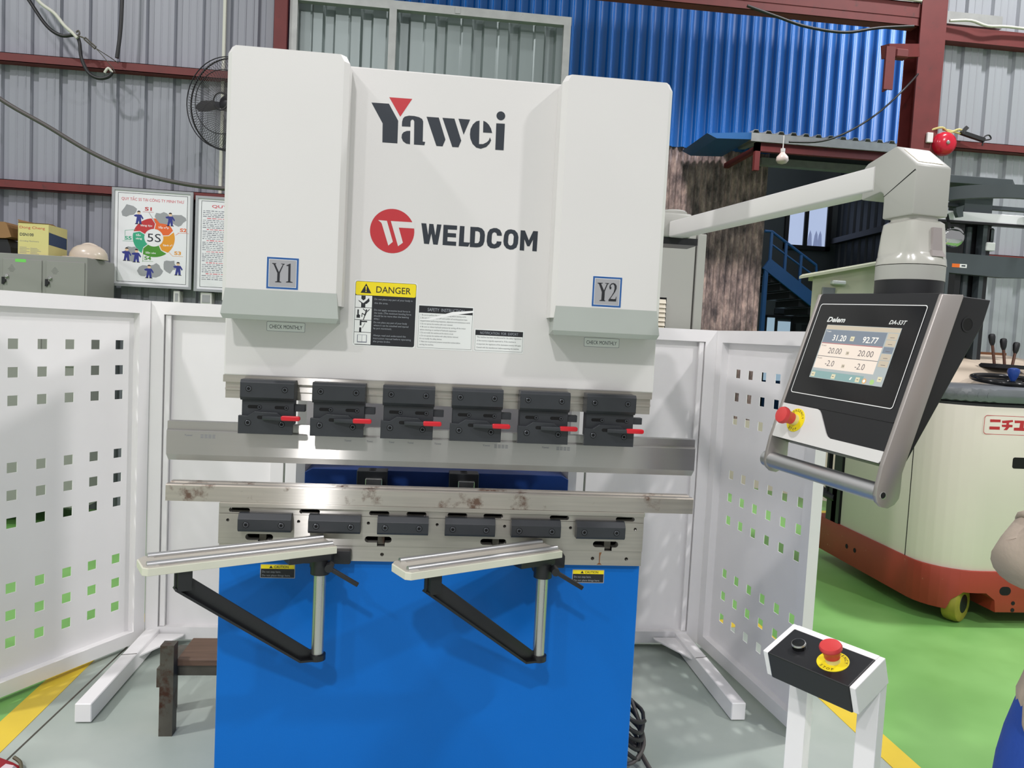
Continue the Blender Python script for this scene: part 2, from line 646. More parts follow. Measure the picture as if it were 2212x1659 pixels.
    def build(s, name, parent=None, smooth=None, fix=True):
        me = bpy.data.meshes.new(name)
        o = ORG.get(parent.name, Vector((0, 0, 0))) if parent else Vector((0, 0, 0))
        me.from_pydata([p - o for p in s.v], [], s.f)
        for nme in s.names:
            me.materials.append(MATS[nme])
        me.polygons.foreach_set('material_index', s.k)
        me.update()
        if smooth:
            me.polygons.foreach_set('use_smooth', [True] * len(me.polygons))
            me.set_sharp_from_angle(angle=radians(smooth))
        ob = bpy.data.objects.new(name, me)
        COL.objects.link(ob)
        if parent:
            ob.parent = parent
            ORG[ob.name] = o
        return ob


def spline(pts, n, closed=False):
    out = []
    m = len(pts)
    rng = range(m if closed else m - 1)
    for i in rng:
        if closed:
            p0, p1, p2, p3 = pts[i - 1], pts[i], pts[(i + 1) % m], pts[(i + 2) % m]
        else:
            p0, p1, p2, p3 = pts[max(i - 1, 0)], pts[i], pts[i + 1], pts[min(i + 2, m - 1)]
        for k in range(n):
            t = k / n
            out.append(0.5 * ((2 * p1) + (p2 - p0) * t + (2 * p0 - 5 * p1 + 4 * p2 - p3) * t * t
                              + (3 * p1 - p0 - 3 * p2 + p3) * t ** 3))
    if not closed:
        out.append(pts[-1])
    return out


def rrect(x0, x1, y0, y1, r, seg=4):
    out = []
    for cx, cy, a in ((x1 - r, y1 - r, 0), (x0 + r, y1 - r, 90), (x0 + r, y0 + r, 180), (x1 - r, y0 + r, 270)):
        for i in range(seg + 1):
            t = radians(a + 90 * i / seg)
            out.append((cx + r * cos(t), cy + r * sin(t)))
    return out


def circle(cx, cy, r, seg=32, a0=0.0, a1=360.0):
    return [(cx + r * cos(radians(a0 + (a1 - a0) * i / seg)), cy + r * sin(radians(a0 + (a1 - a0) * i / seg)))
            for i in range(seg if a1 - a0 >= 360 else seg + 1)]


def stadium(cx, cy, w, h, seg=8):
    r = h / 2
    return ([(cx + w / 2 - r + r * cos(t), cy + r * sin(t)) for t in [radians(-90 + 180 * i / seg) for i in range(seg + 1)]]
            + [(cx - w / 2 + r + r * cos(t), cy + r * sin(t)) for t in [radians(90 + 180 * i / seg) for i in range(seg + 1)]])


def tag(o, label=None, cat=None, group=None, kind=None):
    if label:
        o['label'] = label
    if cat:
        o['category'] = cat
    if group:
        o['group'] = group
    if kind:
        o['kind'] = kind
    return o


def thing(name, label, cat, loc, group=None, rotz=0.0, local=False):
    o = bpy.data.objects.new(name, None)
    o.empty_display_size = 0.1
    o.location = loc
    o.rotation_euler = (0, 0, rotz)
    COL.objects.link(o)
    ORG[o.name] = Vector((0, 0, 0)) if (local or rotz) else Vector(loc)
    return tag(o, label, cat, group)


def struct(mb, name, label=None, smooth=None, parent=None):
    o = mb.build(name, parent, smooth)
    if not parent:
        tag(o, label, 'structure' if label else None, kind='structure')
    return o


def copy_tree(o, parent=None):
    c = o.copy()
    COL.objects.link(c)
    c.parent = parent
    for ch in list(o.children):
        copy_tree(ch, c)
    return c


def cut(ob, cutter):
    """subtract the cutter mesh from ob"""
    md = ob.modifiers.new('cut', 'BOOLEAN')
    md.operation = 'DIFFERENCE'
    md.solver = 'EXACT'
    md.use_self = True
    md.object = cutter
    bpy.context.view_layer.update()
    dg = bpy.context.evaluated_depsgraph_get()
    me = bpy.data.meshes.new_from_object(ob.evaluated_get(dg))
    ob.modifiers.clear()
    old = ob.data
    ob.data = me
    me.name = old.name
    bpy.data.meshes.remove(old)
    cm = cutter.data
    bpy.data.objects.remove(cutter)
    bpy.data.meshes.remove(cm)


def apply_mods(ob):
    bpy.context.view_layer.update()
    dg = bpy.context.evaluated_depsgraph_get()
    me = bpy.data.meshes.new_from_object(ob.evaluated_get(dg))
    ob.modifiers.clear()
    old = ob.data
    ob.data = me
    bpy.data.meshes.remove(old)


FR = ((1, 0, 0), (0, 0, 1))       # u, v of a front plane facing -Y
YAWEI_DARK = [[(0.332, 2.1742), (0.3817, 2.1749), (0.4099, 2.1289), (0.4103, 2.0645), (0.3673, 2.0643), (0.3661, 2.118)], [(0.4211, 2.1138), (0.4212, 2.1268), (0.4235, 2.1366), (0.4284, 2.1421), (0.4398, 2.1457), (0.455, 2.146), (0.4688, 2.1438), (0.4782, 2.1394), (0.4815, 2.1327), (0.4827, 2.0754), (0.4898, 2.0747), (0.4878, 2.0652), (0.4578, 2.0648), (0.456, 2.1301), (0.454, 2.1345), (0.4506, 2.1357), (0.447, 2.1336), (0.4454, 2.1293), (0.4457, 2.1145)], [(0.4456, 2.1031), (0.4465, 2.0648), (0.4355, 2.0658), (0.4261, 2.072), (0.4215, 2.0816), (0.4223, 2.0913), (0.4266, 2.0977), (0.4356, 2.102)], [(0.4907, 2.1467), (0.5259, 2.1471), (0.5479, 2.0858), (0.5405, 2.0658), (0.5227, 2.0657)], [(0.5366, 2.1473), (0.5713, 2.1476), (0.5939, 2.0863), (0.5867, 2.0666), (0.5688, 2.0661)], [(0.583, 2.1483), (0.6169, 2.1485), (0.6002, 2.1038)], [(0.6445, 2.1479), (0.6462, 2.0805), (0.658, 2.0814), (0.6686, 2.0874), (0.6745, 2.0939), (0.6769, 2.1023), (0.681, 2.0938), (0.6765, 2.0834), (0.6677, 2.0736), (0.6518, 2.0672), (0.6383, 2.0698), (0.627, 2.0797), (0.6201, 2.0944), (0.6183, 2.1064), (0.6194, 2.1217), (0.6259, 2.1358), (0.6348, 2.1447)], [(0.6557, 2.1482), (0.6564, 2.1145), (0.6831, 2.115), (0.679, 2.1278), (0.6723, 2.138), (0.6642, 2.1449)], [(0.6938, 2.1439), (0.7191, 2.1446), (0.7191, 2.0679), (0.6945, 2.0676)]]
YAWEI_RED = [(0.3819, 2.1932), (0.4476, 2.1938), (0.4154, 2.1408)]
DOTS = [(0.7061, 2.1662), (0.7189, 2.1672), (0.4055, 1.813), (0.4694, 1.8171)]
WELD_WHITE = [[(0.3638, 1.842), (0.3891, 1.8415), (0.4086, 1.7822), (0.3959, 1.7704), (0.3749, 1.8318), (0.3726, 1.8356)], [(0.4004, 1.8417), (0.4696, 1.8419), (0.4703, 1.8245), (0.424, 1.8242), (0.4377, 1.7813), (0.4241, 1.7703)]]
WELD_LETTERS = [[(0.4887, 1.8413), (0.5029, 1.8413), (0.5099, 1.8083), (0.5118, 1.841), (0.5239, 1.8408), (0.5309, 1.8084), (0.5344, 1.8409), (0.5474, 1.8408), (0.5388, 1.7817), (0.5258, 1.7819), (0.5189, 1.8131), (0.5135, 1.782), (0.4992, 1.7824)], [(0.5533, 1.8409), (0.5933, 1.8407), (0.5933, 1.8284), (0.5666, 1.8282), (0.5667, 1.818), (0.5912, 1.818), (0.5915, 1.806), (0.5666, 1.806), (0.5665, 1.794), (0.5927, 1.7937), (0.5926, 1.7817), (0.5531, 1.782)], [(0.6014, 1.8406), (0.6151, 1.8406), (0.6148, 1.7942), (0.6332, 1.7938), (0.6285, 1.7817), (0.6004, 1.7818)], [(0.7261, 1.8195), (0.7255, 1.8266), (0.7199, 1.8365), (0.7103, 1.8411), (0.7009, 1.8408), (0.6901, 1.8364), (0.6843, 1.8271), (0.6826, 1.8161), (0.6821, 1.8006), (0.6855, 1.7884), (0.6943, 1.7818), (0.7069, 1.781), (0.7193, 1.7858), (0.7252, 1.7939), (0.726, 1.8027), (0.7122, 1.8028), (0.7106, 1.7967), (0.7048, 1.7933), (0.6983, 1.796), (0.6965, 1.8015), (0.6968, 1.8201), (0.6984, 1.8258), (0.7039, 1.8289), (0.7097, 1.8265), (0.712, 1.8192)], [(0.7814, 1.8395), (0.7943, 1.8394), (0.8072, 1.8115), (0.8191, 1.8397), (0.8331, 1.8397), (0.8324, 1.7803), (0.819, 1.7804), (0.8195, 1.8138), (0.81, 1.7939), (0.8031, 1.7938), (0.7938, 1.8138), (0.7945, 1.7801), (0.7812, 1.7806)]]
WELD_HOLED = [[[(0.6323, 1.8401), (0.6554, 1.8404), (0.6665, 1.8374), (0.6738, 1.8295), (0.6762, 1.8188), (0.6755, 1.8002), (0.672, 1.7891), (0.6644, 1.783), (0.6535, 1.7811), (0.6329, 1.7811)], [(0.6472, 1.8284), (0.6544, 1.8283), (0.6602, 1.8255), (0.6618, 1.8179), (0.6611, 1.8008), (0.6576, 1.7944), (0.6514, 1.7934), (0.647, 1.7934)]], [[(0.7522, 1.8404), (0.764, 1.8384), (0.7723, 1.8305), (0.7758, 1.8189), (0.7754, 1.8002), (0.7713, 1.7881), (0.7621, 1.7819), (0.7527, 1.7804), (0.7415, 1.784), (0.7338, 1.7929), (0.7316, 1.8037), (0.7324, 1.8208), (0.7359, 1.8325), (0.7435, 1.8386)], [(0.7528, 1.8283), (0.7589, 1.8265), (0.7618, 1.8196), (0.7612, 1.8008), (0.7583, 1.7944), (0.753, 1.7925), (0.7479, 1.7947), (0.7453, 1.8014), (0.746, 1.8201), (0.7482, 1.8258)]]]
AXIS_ONE = [[(0.0864, 1.6938), (0.0972, 1.6939), (0.0967, 1.692), (0.095, 1.6912), (0.1052, 1.6701), (0.1153, 1.6918), (0.1108, 1.6925), (0.1104, 1.6938), (0.1202, 1.6936), (0.1198, 1.6919), (0.1172, 1.691), (0.1079, 1.6675), (0.1077, 1.6448), (0.1123, 1.6432), (0.1123, 1.6417), (0.0957, 1.6419), (0.0957, 1.6434), (0.101, 1.645), (0.1011, 1.6671), (0.0901, 1.6909), (0.0867, 1.692)], [(0.125, 1.69), (0.1351, 1.6952), (0.136, 1.6947), (0.1367, 1.6461), (0.1431, 1.6442), (0.1431, 1.6428), (0.125, 1.6428), (0.1249, 1.6443), (0.1307, 1.6465), (0.1304, 1.6881), (0.1254, 1.6882)]]
AXIS_TWO = [[(1.0023, 1.692), (1.0181, 1.6925), (1.0176, 1.691), (1.0129, 1.6895), (1.0223, 1.671), (1.0301, 1.6905), (1.0247, 1.691), (1.0246, 1.6925), (1.0365, 1.6924), (1.0362, 1.6909), (1.0327, 1.6895), (1.0249, 1.6682), (1.025, 1.6431), (1.0276, 1.6417), (1.0277, 1.64), (1.0107, 1.64), (1.0106, 1.6416), (1.016, 1.6434), (1.0163, 1.6658), (1.0065, 1.6888), (1.0026, 1.6901)], [(1.0376, 1.6805), (1.0382, 1.6863), (1.0428, 1.692), (1.0487, 1.6937), (1.0552, 1.6916), (1.0591, 1.6856), (1.0592, 1.6779), (1.0552, 1.668), (1.0488, 1.658), (1.0425, 1.6479), (1.0534, 1.6472), (1.0577, 1.6488), (1.059, 1.6547), (1.0603, 1.6547), (1.0598, 1.6408), (1.0372, 1.6405), (1.0373, 1.6448), (1.045, 1.6558), (1.0512, 1.6678), (1.0532, 1.6775), (1.0526, 1.6852), (1.0489, 1.6904), (1.044, 1.689), (1.0409, 1.6846), (1.044, 1.6799), (1.0428, 1.6754), (1.0395, 1.6748)]]
TRUCK_MARKS = [[(3.6693, 1.191), (3.7321, 1.1914), (3.7327, 1.1762), (3.6708, 1.1755)], [(3.6687, 1.1509), (3.7312, 1.1516), (3.732, 1.1339), (3.6695, 1.1341)], [(3.7402, 1.1855), (3.8058, 1.1921), (3.809, 1.1816), (3.7852, 1.1766), (3.785, 1.1651), (3.8072, 1.1643), (3.8076, 1.1511), (3.7891, 1.1504), (3.7762, 1.1335), (3.7541, 1.1335), (3.7688, 1.1497), (3.7435, 1.1512), (3.741, 1.1634), (3.7687, 1.1645), (3.7692, 1.1731), (3.7437, 1.1717)], [(3.817, 1.1901), (3.8745, 1.1907), (3.8759, 1.1771), (3.8763, 1.1504), (3.8965, 1.1491), (3.8981, 1.1326), (3.8169, 1.1326), (3.8166, 1.149), (3.8497, 1.1502), (3.8516, 1.1762), (3.8185, 1.175)]]
# ================================================================ the setting
mb = MB('floor_epoxy')
mb.box(-8, 16, -9, 16, -0.06, 0.0)
struct(mb, 'floor', 'grey and green epoxy floor')
mb = MB('floor_yellow')
mb.box(-0.995, -0.885, -6, 1.66, 0.0, 0.002)
struct(mb, 'floor_marking_left')
mb = MB('floor_yellow')
mb.box(2.30, 2.41, -6, 1.66, 0.0, 0.002)
struct(mb, 'floor_marking_right')
mb = MB('floor_yellow')
mb.box(-0.995, 2.41, 1.66, 1.77, 0.0, 0.002)
struct(mb, 'floor_marking_back')
mb = MB('raw_steel')
mb.bar((-0.88, -0.6, 0.0004), (-0.80, 1.35, 0.0004), 0.007, 0.0014)
struct(mb, 'floor_joint')


def corrugated(m, x0, x1, y, z0, z1, pitch, prof, thick=0.012):
    """prof: list of (fraction of pitch, depth along +Y)"""
    mb = MB(m)
    pts = []
    k = math.floor(x0 / pitch)
    while k * pitch < x1:
        for f, d in prof:
            x = (k + f) * pitch
            if x0 <= x <= x1:
                pts.append((x, y + d))
        k += 1
    n = len(pts)
    vs = []
    for px, py in pts:
        vs += [(px, py, z0), (px, py, z1), (px, py + thick, z0), (px, py + thick, z1)]
    fs = []
    for i in range(n - 1):
        a, b = i * 4, i * 4 + 4
        fs += [(a, b, b + 1, a + 1), (a + 2, a + 3, b + 3, b + 2), (a, a + 2, b + 2, b), (a + 1, b + 1, b + 3, a + 3)]
    fs += [(0, 1, 3, 2), ((n - 1) * 4, (n - 1) * 4 + 2, (n - 1) * 4 + 3, (n - 1) * 4 + 1)]
    mb.add(vs, fs)
    return mb


CLAD = [(0.0, 0.0), (0.22, 0.0), (0.24, -0.004), (0.27, -0.004), (0.29, 0.0), (0.50, 0.0), (0.52, -0.004), (0.55, -0.004),
        (0.57, 0.0), (0.70, 0.0), (0.76, 0.028), (0.94, 0.028)]
struct(corrugated('sheet_grey', -6.2, -0.62, 4.0, 0, 6.6, 0.2055, CLAD), 'wall_back_left')
struct(corrugated('sheet_grey_right', 4.66, 11.5, 4.0, 0, 6.6, 0.235, CLAD), 'wall_back_right')
struct(corrugated('sheet_grey_right', -0.6, 4.64, 4.02, 4.47, 6.6, 0.235, CLAD), 'wall_back_upper')
BLUE = [(0, 0), (.30, 0), (.325, -.002), (.345, -.007), (.43, -.029), (.45, -.034), (.475, -.036), (.66, -.036), (.685, -.034), (.705, -.029), (.79, -.007), (.81, -.002), (.835, 0)]
struct(corrugated('sheet_blue', -2.0, 6.9, 7.5, 4.02, 7.2, 0.168, BLUE), 'wall_far_upper', smooth=75)
RUST = [(i / 10, 0.016 * cos(2 * pi * i / 10)) for i in range(10)]
struct(corrugated('rusty_sheet', 1.9, 4.80, 7.52, 0, 4.05, 0.082, RUST), 'wall_far_lower', smooth=80)
mb = MB('dark_wall')
mb.box(3.5, 16, 12.0, 12.2, 0, 8)
struct(mb, 'wall_room_back')
DARKP = [(0.0, 0.0), (0.55, 0.0), (0.65, 0.03), (0.9, 0.03)]
mbs = corrugated('dark_sheet', 0, 5.0, 0, 0, 7.5, 0.25, DARKP)
RZ = Matrix.Translation((8.2, 12.0, 0)) @ Matrix.Rotation(radians(-93), 4, 'Z')
mbs.v = [RZ @ p for p in mbs.v]
mbs.use('black_paint')
mbs.bar((8.11, 11.9, 3.6), (7.9, 7.6, 3.6), 0.12, 0.1)
struct(mbs, 'wall_room_right')

# red steel columns and wall rails
tn = [0]


def trim(mb, label=None):
    tn[0] += 1
    return struct(mb, 'trim_%d' % tn[0])


def c_rail(x0, x1, z):
    m = MB('red_oxide')
    m.box(x0, x1, 3.905, 3.999, z - 0.004, z + 0.0, 0.0)
    m.box(x0, x1, 3.905, 3.911, z - 0.062, z)
    m.box(x0, x1, 3.905, 3.999, z - 0.062, z - 0.058)
    return m


for z in (3.412, 2.492, 1.50):
    trim(c_rail(-6.2, -0.73, z))
for z in (3.345, 2.418, 1.45):
    trim(c_rail(4.66, 11.5, z))
m = MB('red_oxide')
m.box(-0.735, -0.642, 3.86, 3.998, 0, 6.6)
trim(m)
m = MB('red_oxide')                                       # I-section column
m.box(4.43, 4.655, 3.86, 3.872, 0, 6.6)
m.box(4.43, 4.655, 4.05, 4.062, 0, 6.6)
m.box(4.535, 4.547, 3.872, 4.05, 0, 6.6)
trim(m)
m = MB('red_oxide')                                       # beam over the opening
m.box(-0.64, 4.43, 3.88, 3.892, 4.30, 4.42)
m.box(-0.64, 4.43, 3.88, 4.0, 4.414, 4.42)
m.box(-0.64, 4.43, 3.88, 4.0, 4.235, 4.24)
m.box(-0.64, 4.43, 3.885, 3.895, 4.235, 4.30)
m.box(4.655, 11.5, 3.9, 3.998, 4.15, 4.27)
trim(m)
m = MB('galvanised')                                      # pale flashing over the beam
m.box(1.9, 4.42, 3.93, 4.0, 4.44, 4.56)
m.box(4.66, 5.2, 3.93, 3.99, 4.30, 4.40)
trim(m)
# red bracket on the column
m = MB('red_oxide')
m.bar((4.40, 3.86, 4.02), (4.00, 3.62, 3.90), 0.07, 0.10)
m.box(3.99, 4.065, 3.585, 3.60, 3.60, 3.93)
m.box(4.02, 4.03, 3.60, 3.66, 3.60, 3.93)
m.box(4.08, 4.19, 3.60, 3.68, 3.86, 3.93, 0.01)
trim(m)
# galvanised frame of the sliding door with its grey sheets
d1 = bpy.data.objects.new('door_1', None)
COL.objects.link(d1)
ORG['door_1'] = Vector((0, 0, 0))
tag(d1, kind='structure')
m = MB('galvanised')
m.box(-0.62, 1.535, 3.90, 3.96, 3.98, 4.045)
m.box(-0.62, 1.535, 3.90, 3.96, 0.05, 0.11)
for x in (-0.60, 0.145, 1.505):
    m.box(x - 0.028, x + 0.028, 3.90, 3.955, 0.1, 3.98)
m.box(0.62, 0.66, 3.895, 3.9, 3.99, 4.035)
m.build('door_frame', d1)
DS = [(0.0, 0.0), (0.30, 0.0), (0.34, 0.006), (0.38, 0.0), (0.62, 0.0), (0.68, 0.03), (0.90, 0.03), (0.96, 0.0)]
m = corrugated('door_sheet', -0.6, 1.54, 4.02, 0.1, 4.03, 0.29, DS)
m.build('door_sheet', d1)

# awning over the far opening
aw = thing('awning', 'grey edged awning with red steel frame below the blue sheet wall', 'awning', (4.9, 6.9, 3.85))
m = corrugated('galvanised', 4.13, 6.9, 0, 0, 1.0, 0.152, [(0, 0), (0.3, 0), (0.4, 0.03), (0.7, 0.03), (0.8, 0)], 0.006)
m.v = [Vector((p.x, 6.5 + p.z, 4.0 + p.y + p.z * 0.05)) for p in m.v]
m.build('roof_sheet', aw)
m = MB('galvanised')
m.box(4.13, 6.9, 6.49, 6.51, 3.90, 3.995)
m.build('fascia', aw)
m = MB('stair_blue')
m.prism([(3.6, 3.95), (4.13, 4.0), (4.13, 3.92), (3.72, 3.90)], (0, 6.5, 0), X, Z, Y, 0, 0.9)
m.build('side_flashing', aw)
m = MB('red_oxide')
m.box(4.20, 6.9, 6.52, 6.58, 3.80, 3.90)
m.box(4.20, 4.26, 6.52, 6.58, 3.58, 3.90)
m.box(4.20, 4.26, 6.52, 7.5, 3.80, 3.86)
m.build('frame', aw)
m = MB('galvanised')
m.box(4.66, 6.9, 7.40, 7.52, 3.86, 3.95)
trim(m)
m = MB('dark_wall')
m.box(4.80, 6.95, 7.46, 7.5, 3.95, 4.05)
trim(m)

# window of the room beyond
w1 = bpy.data.objects.new('window_1', None)
COL.objects.link(w1)
ORG['window_1'] = Vector((0, 0, 0))
tag(w1, kind='structure')
m = MB('black_paint')
for x0, x1, z0, z1 in ((7.15, 7.22, 3.42, 4.30), (7.97, 8.06, 3.42, 4.45), (7.15, 8.06, 3.42, 3.50), (7.52, 7.60, 3.5, 4.40), (7.15, 8.06, 4.36, 4.46)):
    m.box(x0, x1, 11.94, 12.0, z0, z1)
m.build('window_frame', w1)
m = MB('window_sky')
m.box(7.22, 7.52, 11.975, 11.99, 3.5, 4.36)
m.box(7.60, 7.97, 11.975, 11.99, 3.5, 4.36)
m.use('window_curtain')
for px, pz in ((7.66, 3.5), (7.78, 3.5), (7.86, 3.5)):
    m.flat([(px - .05, pz), (px + .05, pz), (px + .03, pz + .22), (px, pz + .30), (px - .03, pz + .2)], (0, 11.97, 0), X, Z)
m.build('window_pane', w1)
d2 = bpy.data.objects.new('door_2', None)
COL.objects.link(d2)
ORG['door_2'] = Vector((0, 0, 0))
tag(d2, kind='structure')
m = MB('black_paint')
for x0, x1, z0, z1 in ((6.86, 6.92, 0, 2.13), (7.42, 7.50, 0, 2.13), (6.86, 7.50, 2.10, 2.15), (7.08, 7.12, 0, 2.10)):
    m.box(x0, x1, 11.95, 12.0, z0, z1)
m.build('door_frame', d2)
m = MB('window_pale')
m.box(6.92, 7.08, 11.97, 11.98, 0.9, 2.1)
m.box(7.15, 7.40, 11.97, 11.98, 0.9, 2.04)
m.use('door_blue')
m.box(6.92, 7.42, 11.975, 11.99, 0.0, 0.9)
m.build('door_leaf', d2)
dp = MB('ink')
dp.box(7.07, 7.28, 11.96, 12.0, 2.18, 2.28, 0.004)
tag(dp.build('door_plate'), 'small dark blue plate over the far glazed door', 'sign')

# blue stair in the room beyond
st = thing('steel_stair', 'blue steel stair with railings against the dark far wall', 'stair', (6.3, 9.9, 0))
m = MB('stair_blue')
m.bar((5.96, 10, 2.90), (10.2, 10, 0.1), 0.05, 0.20)
m.box(5.94, 6.0, 9.98, 10.05, 0, 2.85)
m.build('stringer', st)
m = MB('stair_blue')
m.tube([(5.9, 10, 3.42), (6.02, 10, 3.42), (6.82, 10, 2.92), (6.84, 10, 2.75)], 0.024, 8)
m.tube([(6.02, 10, 3.22), (6.84, 10, 2.72)], 0.016, 8)
m.build('handrail', st)
for x in (6.02, 6.28, 6.55):
    m = MB('stair_blue')
    z = 2.92 - (x - 6.02) * 0.66
    m.box(x - 0.02, x + 0.02, 9.98, 10.02, z - 0.05, z + 0.5)
    m.build('baluster', st)
for i in range(23):
    m = MB('black_paint')
    x = 5.9 + i * 0.17
    z = 2.86 - i * 0.125
    m.box(x, x + 0.2, 10.03, 10.9, z - 0.13, z - 0.02)
    m.build('step', st)

# cream booth
bo = thing('booth', 'cream panel booth with a sloping roof edge inside the far opening', 'booth', (5.3, 6.6, 0))
m = MB('booth_cream')
m.prism([(4.75, 6.0), (6.1, 6.0), (6.1, 7.2), (5.40, 7.2)], (0, 0, 0), X, Y, Z, 0, 2.33)
m.build('wall_panel', bo)
m = MB('booth_cream')
rf = [(4.55, 5.92), (6.2, 5.92), (6.2, 7.2), (5.22, 7.2)]
m.add([(x, y, 2.30 + (x - 4.55) * .228 + t) for t in (0, .028) for x, y in rf], [(3, 2, 1, 0), (4, 5, 6, 7), (0, 1, 5, 4), (1, 2, 6, 5), (2, 3, 7, 6), (3, 0, 4, 7)])
m.prism([(4.75, 2.30), (4.75, 2.345), (6.1, 2.65), (6.1, 2.3)], (0, 6.005, 0), X, Z, Y, 0, .1)
m.build('roof', bo)
m = MB('sticker_white')
m.box(4.95, 5.11, 5.93, 6.0, 2.265, 2.31, 0.01)
m.build('light_fitting', bo)
m = MB('board_silver')
m.box(4.86, 5.01, 5.97, 6.0, 1.75, 2.23, 0.004)
m.build('notice_panel', bo)

m = MB('pale_panel')
m.bar((3.70, 6.22, 0.36), (5.05, 4.62, 0.36), 0.04, 0.72)  # low slab standing in for an unidentified pale area
struct(m, 'wall_low_pale')
# ================================================================ the press brake
pbk = thing('press_brake', 'white and blue hydraulic press brake with two tall cylinder covers', 'press brake', (0.575, 0.45, 0))
m = MB('machine_blue')
m.box(-0.064, 1.214, 0.02, 0.62, 0.0, 0.829, 0.003)
base = m.build('base_panel', pbk)
for x in (0.095, 1.035):
    m = MB('white_paint')
    m.prism([(0.16, 1.45), (0.16, 2.2), (1.15, 2.2), (1.15, 0.05), (0.62, 0.05), (0.62, 0.8), (0.36, 0.86), (0.36, 1.40)], (x, 0, 0), Y, Z, X, 0, 0.03)
    m.build('side_frame', pbk)
m = MB('white_paint')
m.box(0.125, 1.035, 1.10, 1.13, 0.3, 2.2)
m.build('rear_cover', pbk)
m = MB('white_paint')
m.box(-0.058, 1.214, -0.01, 0.09, 1.373, 2.272, 0.004, 2)
m.box(0.07, 1.085, 0.09, 0.16, 1.45, 2.2)
ram = m.build('ram', pbk)
m = MB('bed_steel')
m.box(-0.060, 1.212, -0.008, 0.055, 1.353, 1.3735)
m.box(-0.055, 1.210, 0.002, 0.055, 1.306, 1.353)
m.box(-0.055, 1.210, -0.002, 0.002, 1.330, 1.336)
m.build('clamp_rail', pbk)


def cover(xa, xb, glyphs, sx, cx0):
    # front face xa..xb, outer sides 14 mm further out, chamfered upright edges and top corners
    m = MB('white_paint')
    c, t = 0.014, 0.018
    zb, zt = 1.585, 2.272
    yf, yc, yr = -0.100, -0.082, -0.0105

    def ring(y, e):
        a, b = xa - e, xb + e
        return [Vector(p) for p in ((a, y, zb), (b, y, zb), (b, y, zt - t), (b - t * .55, y, zt), (a + t * .55, y, zt), (a, y, zt - t))]
    m.loft([ring(yf, 0), ring(yc, c), ring(yr, c)])
    cv = m.build('cylinder_cover', ram)
    m = MB('grey_lip')
    a, b = xa, xb
    prof = [(-0.1012, 1.6195), (-0.113, 1.549), (-0.108, 1.536), (-0.0105, 1.536), (-0.0105, 1.6195)]
    w = [0.002, 0.010, 0.004, 0.004, 0.002]
    m.loft([[Vector((a - w[i], p[0], p[1])) for i, p in enumerate(prof)], [Vector((b + w[i], p[0], p[1])) for i, p in enumerate(prof)]])
    m.build('cover_lip', ram)
    m = MB('sticker_blue')
    o = Vector((0, -0.1004, 0))
    m.use('line_white').rect(sx - 0.0008, sx + 0.0868, 1.6222, 1.7118, o, *FR)
    m.use('sticker_blue').rect(sx, sx + 0.086, 1.6235, 1.7105, o, *FR, d=0.0002)
    m.use('line_white').rect(sx + 0.0055, sx + 0.0805, 1.629, 1.705, o, *FR, d=0.0004)
    m.use('sticker_grey').rect(sx + 0.0065, sx + 0.0795, 1.630, 1.704, o, *FR, d=0.0006)
    m.use('ink_dark')
    for g in glyphs:
        m.flat(g, o, *FR, d=0.0009)
    tag(m.build('axis_sticker', ram), 'blue edged grey sticker reading %s' % ('Y1' if sx < .5 else 'Y2'))
    m = MB('sticker_white')
    o = Vector((0, -0.0104, 0))
    m.use('text_grey').flat(rrect(cx0, cx0 + 0.1085, 1.5055, 1.5333, .003), o, *FR)
    m.use('sticker_white').flat(rrect(cx0 + .001, cx0 + 0.1075, 1.5065, 1.5323, .0025), o, *FR, d=0.0002)
    m.use('ink').text('CHECK MONTHLY', cx0 + 0.054, 1.5135, 0.0115, o, *FR, d=0.0004, w=0.093, align='c')
    m.build('check_label', ram)


cover(-0.036, 0.262, AXIS_ONE, 0.072, 0.0585)
cover(0.886, 1.181, AXIS_TWO, 0.9885, 0.9905)

# painted logos
o = Vector((0, -0.0104, 0))
m = MB('ink')
for g in YAWEI_DARK:
    m.flat(g, o, *FR)
m.flat(circle(DOTS[0][0], DOTS[0][1], abs(DOTS[1][0] - DOTS[0][0])), o, *FR)
m.use('logo_red').flat(YAWEI_RED, o, *FR)
m.build('maker_logo', ram)
m = MB('logo_red')
m.flat(circle(DOTS[2][0], DOTS[2][1], abs(DOTS[3][0] - DOTS[2][0]), 48), o, *FR)
m.use('white_paint')
for g in WELD_WHITE:
    m.flat(g, o, *FR, d=0.0003)
m.use('ink')
for g in WELD_LETTERS:
    m.flat(g, o, *FR)
for a, h in WELD_HOLED:
    m.flat(a, o, *FR, holes=[h])
m.build('dealer_logo', ram)


def paragraph(m, lines, x, z, h, lead, o, w, mtl, d=0.0005):
    """lines: (text, fraction of the width)"""
    m.use(mtl)
    for t, fr in lines:
        if t:
            m.text(t, x, z, h, o, *FR, d=d, w=w * fr)
        z -= lead


